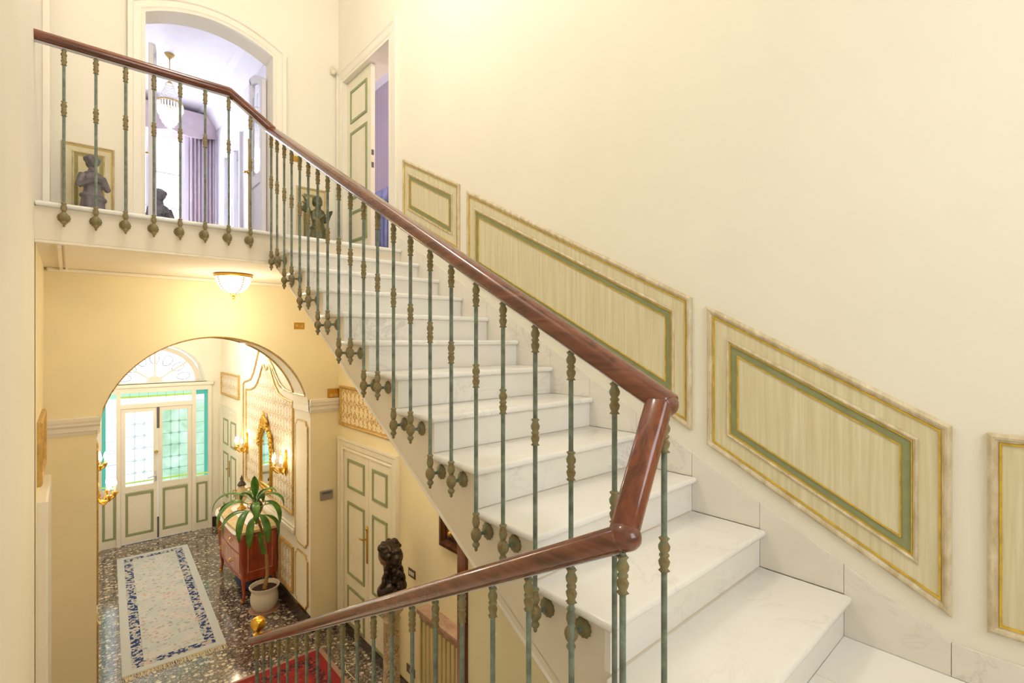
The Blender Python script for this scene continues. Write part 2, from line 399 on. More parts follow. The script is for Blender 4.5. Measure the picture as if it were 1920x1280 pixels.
# upper landing slab, marble top with rounded edge, fascia and moulded soffit
ls = struct('floor_3', box(BM(), XW, WP, YL-.012, YE, SOF, ZL-.03), 'plaster_soffit')
b = BM(); box(b, XW, XS+.0, YL-.05, YL+.30, ZL-.03, ZL, .012, 3); obj('edge_slab', b, 'marble', ls, True)
b = BM(); box(b, XW, WP, YL+.302, YE, ZL-.03, ZL); obj('paving', b, 'marble', ls)
b = BM(); box(b, XW, XS-.002, YL-.030, YL-.012, SOF+.012, ZL-.031); obj('fascia', b, 'stringer_paint', ls)
b = BM()
for d, hh in ((0, .02), (.035, .012)): box(b, XW+.10+d, XW+.12+d, YL+.02, YE, SOF-hh, SOF)
box(b, XW+.02, W, YE-.05, YE, SOF-.03, SOF, .01); box(b, XW, XS, YL-.03, YL+.03, SOF-.006, SOF+.012, .004)
obj('soffit_moulding', b, 'plaster_soffit', ls)
# baseboards of the hall and dark skirting of the vestibule
for nm, bb in (('baseboard_right', box(BM(), WP-.025, WP, 1.9, YE, ZG, ZG+.10)), ('baseboard_left', box(BM(), XW, XW+.025, 1.2, YE, ZG, ZG+.10)),
               ('baseboard_vestibule', box(BM(), XV-.03, XV, YE+.002, 8.55, ZG, ZG+.17)),
               ('baseboard_pier', box(BM(), XV, WP-.03, YE-.03, YE, ZG, ZG+.13)), ('baseboard_entrance', box(BM(), 1.86, XV-.031, YB-.025, YB, ZG, ZG+.17))):
    struct(nm, bb, 'dark_base')
# vestibule shell
struct('wall_vestibule_right', box(BM(), XV, XV+.3, YI, YB, ZG, 1.0), 'vest_paint')
struct('wall_vestibule_left', box(BM(), -.12, .183, YI, YB, ZG, 1.0), 'vest_paint')
struct('ceiling_vestibule', box(BM(), -.1, XV+.3, YI, YB+.5, .56, .66), 'vest_paint')
def fan(a):
    t = (a-1.09)/.68; return -.69+.62*math.sqrt(max(0, 1-t*t))
struct('wall_entrance', wallp(BM(), fF, -.12, XV+.3, ZG, .62, [(.41, 1.77, -.69, fan, 24), (.325, 1.855, ZG-.01, flat(-.745), 1)], .5), 'vest_paint')
# room behind the arched doorway
struct('wall_salon_right', wallp(BM(), lambda a, b, h: (1.898-h, a, b), YE+.22, 9.9, ZL, 4.1, [(8.15, 9.05, ZL, flat(2.93), 1)], .3), 'room_white')
struct('wall_salon_left', box(BM(), -1.1, -.9, YE+.22, 9.9, ZL, 4.1), 'room_white')
struct('wall_salon_far', wallp(BM(), lambda a, b, h: (a, 9.9-h, b), -1.1, 2.2, ZL, 4.1, [(.45, 1.46, ZL+.12, flat(3.46), 1)], .3), 'room_white')
struct('ceiling_salon', box(BM(), -1.1, 2.2, YE+.22, 9.9, 3.86, 4.0), 'room_white')
struct('floor_salon', box(BM(), -1.1, 2.2, YE+.0, 10.0, ZL-.05, ZL-.001), 'room_floor')
b = BM(); cs = [(0, -.30), (.02, -.30), (.035, -.26), (.06, -.22), (.16, -.06), (.24, -.03), (.26, 0), (0, 0)]
for (y0, y1) in ((YE+.22, 9.9),):
    A = [b.verts.new((1.898-p, y0, 3.86+q)) for p, q in cs]; B = [b.verts.new((1.898-p, y1, 3.86+q)) for p, q in cs]
    for i in range(len(cs)-1): b.faces.new((A[i], A[i+1], B[i+1], B[i]))
struct('trim_2', b, 'room_white')
struct('wall_salon_closet', box(BM(), 2.75, 2.8, 7.9, 9.3, ZL, 4.0), 'lilac_paper')
# lilac bedroom behind the landing side door
struct('wall_bedroom', box(BM(), 3.45, 3.55, 3.5, 7.2, ZL, 4.0), 'lilac_paper')
struct('wall_bedroom_end', box(BM(), WP+.25, 3.55, 7.2, 7.3, ZL, 4.0), 'lilac_paper')
struct('wall_bedroom_near', box(BM(), WP+.25, 3.55, 3.5, 3.6, ZL, 4.0), 'lilac_paper')
struct('ceiling_bedroom', box(BM(), WP+.25, 3.55, 3.5, 7.3, 3.75, 3.85), 'room_white')
struct('floor_bedroom', box(BM(), WP+.25, 3.55, 3.5, 7.3, ZL-.05, ZL), 'room_floor')
# wall that encloses the space below the flight, and its wooden corner post
struct('wall_under_stair', prism(BM(), [(-1.6, ZG), (1.76, ZG), (1.76, -.85), (.60, -1.46), (-1.6, -1.46)], lambda a, b, h: (1.31+h, a, b), 0, .05), 'plaster_hall')
po = obj('wooden_post', box(BM(), 1.295, 1.375, 1.762, 1.825, ZG, -.80, .006), 'mahogany_z'); tag(po, 'tall brown wooden post below the flight, beside the radiator shelf', 'post')

# ---------------------------------------------------------------- staircase
def flight(name, label, z0, x0, x1, ys, up, zbase, skirt, bottom):
    """ys = riser planes in climbing order; up = +1 when the flight climbs towards +y"""
    t = thing(name, label, 'staircase', ((x0+x1)/2, ys[0], zbase))
    n = len(ys)
    for i in range(n):
        y = ys[i]; za = z0+i*RH; zb = za+RH
        lo, hi = (y, y+.022) if up > 0 else (y-.022, y)
        if not (skirt and i == n-1): obj('riser', box(BM(), x0-(.002 if skirt else 0), x1, lo, hi, za, zb-.030), 'marble_riser', t)
        else: obj('riser', box(BM(), x0-.002, x1, lo, hi, za, zb-.031), 'marble_riser', t)
        y2 = ys[i+1] if i+1 < n else y+up*(.30 if skirt else .3)
        a, c = (y-.03, y2+.0) if up > 0 else (y2-.0, y+.03)
        if i < n-1:
            tb = BM(); box(tb, x0-.03 if skirt else x0, x1 if skirt else x1+.03, a, c, zb-.030, zb, .0125, 3); obj('tread', tb, 'marble', t, True)
        elif skirt:
            tb = BM(); box(tb, XS+.002, x1, y-.05, y+.30, zb-.030, zb, .012, 3); obj('tread', tb, 'marble', t, True)
    # sawtooth body
    pts = []
    for i in range(n):
        za = z0+i*RH; pts += [(ys[i]+up*.022, za), (ys[i]+up*.022, za+RH-.030)]
    pts += bottom
    obj('stringer', prism(BM(), pts, lambda a, b, h: (h, a, b), x0, x1), 'stringer_paint', t)
    return t
ysu = [Y1+i*GO for i in range(12)]
st = flight('marble_staircase', 'white marble stair flight climbing beside the panelled wall', Z0, XS, W, ysu, 1, Z0-.3, True,
            [(YL+.022, .575), (YL-.2, .463), (1.209, -1.147), (.62, -1.43), (Y1+.022, -1.43)])
# thin bead under the stringer edge
b = BM(); tube(b, [(XS+.004, 1.15, -1.175), (XS+.004, YL-.19, .470)], .010, 6); obj('stringer_bead', b, 'white_paint', st)
# marble skirting slabs stepping up the wall
def slab(y0, y1, zb0, zt0, zt1, zb1=None):
    obj('skirting_slab', prism(BM(), [(y0+.001, zb0), (y1-.001, zb1 if zb1 is not None else zb0), (y1-.001, zt1), (y0+.001, zt0)], lambda a, b, h: (h, a, b), W-.0, WP-.0006), 'marble_skirt', st)
SK = .116
for yy in ((-1.6, -.6), (-.6, Y1-GO)): slab(yy[0], yy[1], Z0, Z0+SK, Z0+SK)
slab(Y1-GO, Y1, Z0, Z0+SK, Z0+RH+SK)
for i in range(11):
    slab(ysu[i], ysu[i]+GO, Z0+(i+1)*RH, Z0+(i+1)*RH+SK, Z0+(i+2)*RH+SK if i < 10 else ZL+SK)
# lower flight, going down from the half landing to the hall
ysd = [Y1+.0+i*GO for i in range(12)][::-1]
flight('marble_staircase', 'lower marble stair flight descending from the half landing to the hall', Z0-12*RH, XW, XD-.06, [y+.012 for y in ysd], -1, ZG, False,
       [(Y1-.01, Z0-.3), (Y1+.35, Z0-.45), (ysd[0]-.35, ZG), (ysd[0]-.01, ZG)])

# ---------------------------------------------------------------- railing
def rz(y): return 1.612-(4.085-y)*.5250            # rail axis above the upper flight
def lz(y): return -.462-(y-.70)*.5265              # rail axis above the lower flight
rl = thing('stair_railing', 'mahogany handrail on verdigris bronze balusters winding along both flights and the landing', 'railing', (XB, YL, ZL-.1))
RW, RT = .040, .030
def bar(pts, w_, t_, up=(0, 0, 1), seg=16, ends=True):
    b = BM(); P = [Vector(p) for p in pts]
    d0 = (P[1]-P[0]).normalized(); d1 = (P[-1]-P[-2]).normalized()
    Q = [P[0]+d0*.0, P[0]+d0*.004]+P[1:-1]+[P[-1]-d1*.004, P[-1]]
    n = len(Q); rings = []
    for i, p in enumerate(Q):
        t = (Q[min(i+1, n-1)]-Q[max(i-1, 0)]).normalized(); u = Vector(up); a = t.cross(u).normalized(); c = a.cross(t).normalized()
        k = .9 if i in (0, n-1) else 1.0
        ring = []
        for s in range(seg):
            th = 2*PI*s/seg; e = .72
            cx = math.copysign(abs(math.cos(th))**e, math.cos(th)); sx = math.copysign(abs(math.sin(th))**e, math.sin(th))
            ring.append(b.verts.new(p+a*(w_*k*cx)+c*(t_*k*sx)))
        rings.append(ring)
    for A, B in zip(rings, rings[1:]):
        for s in range(seg): b.faces.new((A[s], A[(s+1) % seg], B[(s+1) % seg], B[s]))
    b.faces.new(rings[0]); b.faces.new(rings[-1]); return b
KX = .880
obj('handrail', bar([(XW-.004, 4.085, 1.81), (KX, 4.085, 1.81)], RW, RT), 'mahogany_x', rl, True)
obj('handrail', bar([(KX-.012, 4.085, 1.814), (XB+.012, 4.085, 1.612)], RW, RT), 'mahogany_x', rl, True)
obj('handrail', bar([(XB, 4.11, rz(4.11)), (XB, .694, rz(.694))], RW, RT), 'mahogany', rl, True)
b = BM(); ball(b, (XB, .694, rz(.694)), 1, .039, .018, .029, 16, 10); obj('rail_end', b, 'mahogany', rl, True)
obj('handrail', bar([(XB-.018, .712, rz(.70)+.004), (XD-.002, .708, lz(.70)-.012)], RW-.005, RT-.002, (0, 1, 0) if False else (.86, 0, .5)), 'mahogany_z', rl, True)
b = BM(); ball(b, (XD, .70, lz(.70)), 1, .037, .041, .034, 18, 12); obj('rail_knuckle', b, 'mahogany', rl, True)
obj('handrail', bar([(XD, .70, lz(.70)), (XD, 3.84, lz(3.84))], RW, RT), 'mahogany', rl, True)
# flat bar below the wood
for p0, p1 in (((XW, 4.085, 1.81), (KX, 4.085, 1.81)), ((KX, 4.085, 1.81), (XB, 4.085, 1.612)), ((XB, 4.085, 1.612), (XB, .70, rz(.7))), ((XD, .72, lz(.72)), (XD, 3.80, lz(3.80)))):
    q0 = Vector(p0)-Vector((0, 0, RT+.004)); q1 = Vector(p1)-Vector((0, 0, RT+.004))
    obj('rail_bar', bar([q0, q1], .016, .004, seg=8), 'steel_light', rl)
# baluster ornaments, shared by every baluster
def omesh(name, bm, mat):
    bmesh.ops.recalc_face_normals(bm, faces=bm.faces); me = bpy.data.meshes.new(name); bm.to_mesh(me); bm.free(); me.materials.append(M[mat]); me.shade_smooth(); return me
PT = [(.0085, .004), (.0135, 0, .12), (.0092, -.008, 0), (.0150, -.021, .05), (.0138, -.031, .05), (.0092, -.039), (.0132, -.0425), (.0132, -.047), (.0096, -.051), (.0146, -.061, .05), (.0124, -.071, .05), (.0094, -.079), (.0138, -.086, .14), (.0075, -.087)]
me_top = omesh('leaf_collar', lathe(BM(), PT, seg=18), 'bronze_leaf')
PB = [(.0078, .086), (.0130, .083), (.0138, .079), (.0100, .072), (.0140, .062, .04), (.0152, .047, .05), (.0108, .033), (.0086, .027), (.0150, .021, .04), (.0196, .011, .06), (.0210, 0, .06), (.0186, -.011, .05), (.0118, -.021), (.0086, -.027), (.0130, -.032), (.0150, -.037), (.0122, -.043), (.0058, -.050), (.0068, -.055), (.0050, -.060), (.0004, -.064)]
me_fin = omesh('finial', lathe(BM(), PB, seg=18), 'bronze_leaf')
def rosm(L):
    b = BM(); lathe(b, [(.009, .012), (.0068, .022), (.0068, L-.022), (.010, L-.016)], axis=0, seg=12); me = omesh('arm', b, 'bronze_arm')
    b = BM(); lathe(b, [(.010, L-.018), (.017, L-.015), (.0185, L-.0125), (.024, L-.011, .03), (.031, L-.006, .05), (.032, L-.001, .05), (.030, L, .05)], axis=0, seg=24, nrip=12); return me, omesh('rosette', b, 'bronze_leaf')
ARM = {0: rosm(.060), 1: rosm(.046), 2: rosm(.060)}
def child(name, me, par, loc, rot=(0, 0, 0)):
    o = bpy.data.objects.new(name, me); COL.objects.link(o); o.parent = par; o.location = loc; o.rotation_euler = rot; return o
def baluster(x, y, ztop, zball, kind, mid=.395, thick=1.0):
    """kind 0: bracket towards +x, 1: towards +y, 2: towards -x"""
    bm = BM(); lathe(bm, [(.0078*thick, zball+.08), (.0078*thick, ztop)], (x, y, 0), seg=12)
    o = obj('baluster', bm, 'verdigris', rl, True); L = LOC[rl.name]; p = (x-L.x, y-L.y)
    zt = ztop-.012
    a = child('leaf_collar', me_top, o, (p[0], p[1], zt-L.z)); a2 = child('leaf_collar', me_top, o, (p[0], p[1], ztop+.03-mid+.043-L.z))
    f = child('finial', me_fin, o, (p[0], p[1], zball-L.z)); arm, ros = ARM[kind]
    rot = {0: (0, 0, 0), 1: (0, 0, PI/2), 2: (0, 0, PI)}[kind]
    child('bracket_arm', arm, o, (p[0], p[1], zball-L.z), rot); child('rosette', ros, o, (p[0], p[1], zball-L.z), rot)
    if thick > 1.0:
        for c in (a, a2, f): c.scale = (thick*.9, thick*.9, 1)
    return o
for i in range(11):
    for fr in (.33, .82):
        y = Y1+(i+fr)*GO; y = min(y, 4.087)
        baluster(XB, y, rz(y)-RT-.004, Z0+(i+1)*RH-.073, 0)
for x in (-.019, .131, .279, .429, .577, .726, .874, 1.019):
    zt = 1.81 if x <= KX else 1.81-(x-KX)/(XB-KX)*.198
    baluster(x, 4.085, zt-RT-.004, .754, 1)
NB = 19
for k in range(NB+1):
    y = .706+(3.765-.706)*k/NB; n = math.ceil((y-Y1)/GO)
    baluster(XD, y, lz(y)-RT-.004, Z0-n*RH-.08, 2, thick=1.5 if k == NB else 1.0)
b = BM(); c = (XD, 3.735, lz(3.735)+RT-.006)
lathe(b, [(.030, 0), (.032, .010), (.020, .016), (.013, .024), (.016, .034), (.034, .044), (.045, .062), (.048, .082), (.045, .102), (.034, .118), (.016, .127), (.0005, .129)], c, seg=24)
obj('ball_finial', b, 'gold', rl, True)['label'] = 'polished golden ball finial'
# ================================================================ wall panels
def wall_panel(poly, fn, label, group, k=1.0, mats=('panel_mould', 'panel_field')):
    cx = sum(p[0] for p in poly)/4; cz = min(p[1] for p in poly); t = thing('wall_panel', label, 'panel', fn(cx, cz, 0), group)
    s = lambda pr: [(a*k, h) for a, h in pr]
    obj('outer_moulding', ringf(BM(), poly, s([(0, 0), (0, .014), (.004, .018), (.010, .022), (.018, .020), (.023, .014), (.028, .012)]), fn), mats[0], t)
    obj('gilt_line', ringf(BM(), poly, s([(.028, .010), (.029, .015), (.035, .015), (.036, .008)]), fn), 'gold_paint', t)
    obj('border', ringf(BM(), poly, s([(.035, .009), (.092, .009)]), fn), mats[1], t)
    obj('inner_moulding', ringf(BM(), poly, s([(.092, .008), (.094, .014), (.100, .018), (.106, .015), (.109, .010)]), fn), mats[0], t)
    obj('gilt_line', ringf(BM(), poly, s([(.108, .009), (.109, .013), (.113, .013), (.114, .008)]), fn), 'gold_paint', t)
    obj('green_band', ringf(BM(), poly, s([(.113, .008), (.143, .008)]), fn), 'green_band', t)
    obj('gilt_line', ringf(BM(), poly, s([(.142, .008), (.143, .012), (.147, .012), (.148, .006)]), fn), 'gold_paint', t)
    obj('field', fillp(BM(), offs(poly, .146*k), fn, .007), mats[1], t)
    return t
gp = 'sloping panels along the stair wall'
wall_panel([(4.104, 1.674), (3.214, 1.234), (3.214, .690), (4.104, 1.130)], fR, 'smallest sloping wall panel, beside the landing door', gp)
wall_panel([(3.115, 1.161), (1.252, .212), (1.252, -.447), (3.115, .505)], fR, 'longest sloping green and gilt wall panel behind the handrail', gp)
wall_panel([(1.170, .165), (.277, -.300), (.277, -.968), (1.170, -.502)], fR, 'sloping green and gilt wall panel above the lowest marble steps', gp)
wall_panel([(.187, -.310), (-.75, -.310), (-.75, -.978), (.187, -.978)], fR, 'level wall panel at the half landing, cut by the picture edge', gp)
wall_panel(rect(-.042, .306, .93, 1.667), fE, 'upright gilt wall panel behind the grey bronze figure on the landing', 'upright panels on the landing wall', .72)
wall_panel(rect(1.845, 2.176, .93, 1.680), fE, 'upright gilt wall panel behind the winged bronze figure on the landing', 'upright panels on the landing wall', .72)
def fabric_panel(poly, fn, label, fab, group=None):
    t = thing('fabric_panel', label, 'panel', fn(poly[0][0], poly[0][1], 0), group)
    obj('gilt_frame', ringf(BM(), poly, [(0, 0), (0, .022), (.012, .030), (.026, .026), (.036, .014), (.040, .006)], fn), 'gilt_dark', t)
    obj('fabric', fillp(BM(), offs(poly, .038), fn, .007), fab, t); return t
fabric_panel(rect(4.19, 5.52, -.955, -.508), fR, 'damask panel in a gilt frame above the hall double door', 'damask_gold', 'overdoor panels')
fabric_panel(rect(4.35, 5.20, -.93, -.52), fL, 'gilt framed overdoor panel on the wall opposite the hall double door', 'damask_gold', 'overdoor panels')
fabric_panel(rect(8.62, 9.80, -.93, -.545), fV, 'small pale damask panel above the vestibule side door', 'damask_pale', 'overdoor panels')
fabric_panel(rect(6.13, 6.62, -3.0, -2.45), fV, 'low damask dado panel behind the potted plant', 'damask_pale')

# ================================================================ doors
def casing(poly, fn, w_, par, mat='cream_paint', h=.045, name='casing'):
    return obj(name, ringf(BM(), poly, [(0, 0), (0, h*.7), (w_*.18, h*.55), (w_*.3, h*.75), (w_*.7, h*.8), (w_*.78, h), (w_*.97, h), (w_, h*.8), (w_, 0)], fn, False), mat, par)
def leafdoor(par, fn, a0, a1, z0, z1, panels, h0, h1, band='door_green', mat='cream_paint'):
    """leaf slab between proud h0..h1 with framed panels [(za, zb)]"""
    lf = obj('door_leaf', prism(BM(), rect(a0, a1, z0, z1), fn, h0, h1), mat, par)
    m = min(.085, (a1-a0)*.2)
    for za, zb in panels:
        p = rect(a0+m, a1-m, za, zb)
        obj('panel_band', ringf(BM(), p, [(0, h1), (.002, h1+.010), (.030, h1+.010), (.032, h1+.001)], fn), band, lf)
        obj('panel', fillp(BM(), offs(p, .031), fn, h1+.003), mat, lf)
    return lf
# hall double door on the right wall
d = sempty('door_1', 'cream double door with green panel bands below the stair flight')
casing([(4.305, ZG), (4.305, -1.205), (5.40, -1.205), (5.40, ZG)], fR, .125, d)
PZ = [(-1.62, -1.30), (-2.565, -1.765), (-3.10, -2.69)]
leafdoor(d, fR, 4.31, 4.798, ZG+.01, -1.21, PZ, -.01, .012); lf = leafdoor(d, fR, 4.806, 5.395, ZG+.01, -1.21, PZ, -.01, .012)
b = BM(); box(b, WP-.022, WP-.012, 4.815, 4.845, -2.30, -1.95, .004); tube(b, [(WP-.02, 4.83, -2.05), (WP-.06, 4.83, -2.05), (WP-.065, 4.90, -2.055)], .009, 8); lathe(b, [(.012, 0), (.018, .02), (.004, .045), (0, .05)], (WP-.02, 4.83, -1.96), seg=10)
obj('door_handle', b, 'brass', lf, True)
# casing of a door on the left wall
d = sempty('door_2', 'pale door casing on the near side wall of the hall')
casing([(4.48, ZG), (4.48, -1.15), (5.10, -1.15), (5.10, ZG)], fL, .12, d, 'white_paint', .055)
leafdoor(d, fL, 4.485, 5.095, ZG+.01, -1.155, PZ, .0, .012)
# landing side door, one leaf closed, one swung into the lilac room
d = sempty('door_3', 'tall cream door with green panel bands standing half open on the landing')
casing([(4.345, ZL), (4.345, 2.885), (5.42, 2.885), (5.42, ZL)], fR, .155, d, 'white_paint', .04)
PU = [(2.40, 2.76), (1.55, 2.30), (1.08, 1.42)]
lf = leafdoor(d, fR, 4.835, 5.415, ZL+.006, 2.88, PU, -.075, -.03)
b = BM()
for zz in (1.93, 1.80): box(b, WP+.035, WP+.06, 4.832, 4.836, zz, zz+.055)
obj('latch_plate', b, 'iron_grey', lf)
lf = obj('door_leaf', box(BM(), WP+.06, WP+.60, 4.352, 4.392, ZL+.006, 2.88), 'cream_paint', d)
# vestibule side door
d = sempty('door_4', 'narrow cream double door with grey green panel lines in the vestibule')
casing([(8.72, ZG), (8.72, -1.18), (9.74, -1.18), (9.74, ZG)], fV, .10, d, 'vest_paint', .035)
PV = [(-1.75, -1.32), (-2.62, -1.88), (-3.08, -2.76)]
leafdoor(d, fV, 8.725, 9.225, ZG+.01, -1.185, PV, 0, .010, 'door_green', 'vest_paint'); lf = leafdoor(d, fV, 9.235, 9.735, ZG+.01, -1.185, PV, 0, .010, 'door_green', 'vest_paint')
b = BM(); box(b, XV-.022, XV-.010, 9.215, 9.245, -2.25, -1.98, .004); tube(b, [(XV-.02, 9.23, -2.1), (XV-.07, 9.23, -2.1), (XV-.07, 9.15, -2.1)], .009, 8); obj('door_handle', b, 'brass', lf, True)
# ---- entrance: double glazed door with side lights, transom and fanlight
d = sempty('door_5', 'white double entrance door with leaded glass, side lights and green banded lower panels')
def yb(x0, x1, z0, z1, h0, h1, mat, nm, par, bev=0): return obj(nm, box(BM(), x0, x1, YB-h1, YB-h0, z0, z1, bev), mat, par)
FX0, FX1 = .335, 1.850; CX = 1.092
# frame posts and rails
for x0, x1 in ((FX0, .383), (.560, .612), (1.560, 1.618), (1.797, FX1)): yb(x0, x1, ZG, -.745, -.09, .03, 'white_paint', 'frame_post', d)
yb(FX0, FX1, -.835, -.745, -.09, .034, 'white_paint', 'frame_head', d); yb(.612, 1.56, -1.075, -1.012, -.09, .03, 'white_paint', 'frame_rail', d)
yb(FX0-.03, FX1+.03, -.755, -.70, -.09, .06, 'white_paint', 'cornice', d, .012)
def leads(par, x0, x1, z0, z1, nx, nz, rings=False):
    b = BM()
    for i in range(1, nx): x = x0+(x1-x0)*i/nx; box(b, x-.0017, x+.0017, YB+.028, YB+.042, z0, z1)
    for j in range(1, nz): z = z0+(z1-z0)*j/nz; box(b, x0, x1, YB+.028, YB+.042, z-.0017, z+.0017)
    if rings:
        for i in range(1, nx):
            for j in range(1, nz):
                x = x0+(x1-x0)*i/nx; z = z0+(z1-z0)*j/nz
                pts = [(x+.018*math.cos(a), YB+.034, z+.018*math.sin(a)) for a in [k*PI/4 for k in range(9)]]; tube(b, pts, .003, 4)
    obj('lead_lines', b, 'lead', par)
def pane(par, x0, x1, z0, z1, mat): return obj('glass_pane', box(BM(), x0, x1, YB+.040, YB+.046, z0, z1), mat, par)
def gl_leaf(x0, x1, mat, knob):
    lf = yb(x0, x0+.055, ZG+.012, -1.078, -.05, .012, 'white_paint', 'door_leaf', d)
    yb(x1-.055, x1, ZG+.012, -1.078, -.05, .012, 'white_paint', 'stile', lf)
    for z0, z1 in ((-1.140, -1.078), (-2.40, -2.305), (ZG+.012, -3.09)): yb(x0+.055, x1-.055, z0, z1, -.05, .012, 'white_paint', 'rail', lf)
    yb(x0+.055, x1-.055, -3.09, -2.40, -.04, .0, 'white_paint', 'panel', lf)
    p = rect(x0+.055, x1-.055, -3.085, -2.415); obj('panel_band', ringf(BM(), p, [(0, .010), (.002, .013), (.034, .013), (.036, .002)], fF), 'door_green', lf)
    pane(lf, x0+.055, x1-.055, -2.305, -1.14, mat); leads(lf, x0+.055, x1-.055, -2.305, -1.14, 3, 6, True)
    obj('coloured_strip', box(BM(), x0+.055, x1-.055, YB+.030, YB+.039, -2.27, -2.245), 'glass_lime', lf)
    return lf
gl_leaf(.615, CX-.004, 'glass_frost', False); lf = gl_leaf(CX+.004, 1.558, 'glass_garden', True)
b = BM(); box(b, CX-.018, CX+.018, YB-.028, YB-.012, -1.42, -1.08, .004); box(b, CX-.012, CX+.012, YB-.028, YB-.012, ZG+.02, ZG+.36, .004); obj('bolt', b, 'iron_grey', lf)
b = BM(); lathe(b, [(.012, 0), (.012, .03), (.026, .04), (.028, .055), (.018, .066), (0, .068)][::-1], (0, 0, 0), 1, 14)
for v in b.verts: v.co = Vector((v.co.x+CX-.03, YB-.012-v.co.y, v.co.z-1.795))
obj('door_knob', b, 'gilt_dark', lf, True)
b = BM(); box(b, CX-.045, CX-.02, YB-.024, YB-.012, -2.27, -2.10, .003); tube(b, [(CX-.03, YB-.02, -2.17), (CX-.03, YB-.07, -2.17), (CX-.15, YB-.07, -2.20)], .009, 8); obj('door_handle', b, 'steel_light', lf, True)
# side lights and transom
for x0, x1 in ((.383, .560), (1.618, 1.797)):
    sl = yb(x0, x1, -2.40, -2.31, -.05, .012, 'white_paint', 'side_rail', d)
    yb(x0, x1, ZG, -2.40, -.04, .004, 'white_paint', 'side_panel', sl); p = rect(x0+.008, x1-.008, -3.09, -2.415)
    obj('panel_band', ringf(BM(), p, [(0, .004), (.002, .012), (.030, .012), (.032, .004)], fF), 'door_green', sl)
    outer = x1 > 1.5
    pane(sl, x0, x1, -2.31, -.835, 'glass_garden' if outer else 'glass_frost')
    for q in ((x0, x0+.05) if not outer else (x1-.05, x1),): obj('coloured_strip', box(BM(), q[0], q[1], YB+.030, YB+.039, -2.31, -.835), 'glass_green', sl)
    obj('coloured_strip', box(BM(), x0, x1, YB+.030, YB+.039, -.915, -.835), 'glass_green' if outer else 'glass_mint', sl)
    obj('coloured_strip', box(BM(), x0, x1, YB+.028, YB+.0385, -2.285, -2.262), 'glass_lime', sl)
    leads(sl, x0, x1, -2.31, -.835, 1, 8)
sl = yb(.612, 1.56, -1.03, -1.008, -.05, .012, 'white_paint', 'transom_rail', d)
pane(sl, .612, 1.56, -1.010, -.835, 'glass_frost')
obj('coloured_strip', box(BM(), .612, 1.56, YB+.030, YB+.039, -.885, -.835), 'glass_mint', sl); obj('coloured_strip', box(BM(), .612, 1.56, YB+.028, YB+.0385, -.915, -.885), 'glass_lime', sl); leads(sl, .612, 1.56, -1.01, -.835, 8, 1)
# fanlight deep in the wall
wn = sempty('window_1', 'half round fanlight with radiating bars above the entrance door')
FY = YB+.42
def half(r, n=24, rz_=.92): return [(1.09+r*math.cos(PI*k/n), -.70+r*rz_*math.sin(PI*k/n)) for k in range(n+1)]
fG = lambda a, b_, h: (a, FY-h, b_)
obj('frame', prism(BM(), half(.66)+half(.58)[::-1], fG, 0, .05), 'white_paint', wn)
obj('frame', prism(BM(), half(.11), fG, 0, .05), 'white_paint', wn)
obj('sill', box(BM(), .40, 1.78, YB-.0, FY+.04, -.73, -.688), 'white_paint', wn)
for a in (36, 72, 90, 108, 144) if False else (38, 90, 142):
    t_ = math.radians(a); b = BM(); tube(b, [(1.09+.1*math.cos(t_), FY-.025, -.70+.1*math.sin(t_)), (1.09+.6*math.cos(t_), FY-.025, -.70+.55*math.sin(t_))], .014, 6); obj('glazing_bar', b, 'white_paint', wn)
obj('glass_pane', prism(BM(), half(.64), fG, -.02, -.01), 'glass_fan', wn)
b = BM()
for k in range(7):
    a0 = PI*(k+.5)/7; r0 = .42; pts = [(1.09+(r0+.10*math.cos(q*PI/5))*math.cos(a0+.16*math.sin(q*PI/5)), FY+.002, -.70+.92*(r0+.10*math.cos(q*PI/5))*math.sin(a0+.16*math.sin(q*PI/5))) for q in range(11)]
    tube(b, pts, .005, 5)
obj('iron_scrolls', b, 'iron_grey', wn)
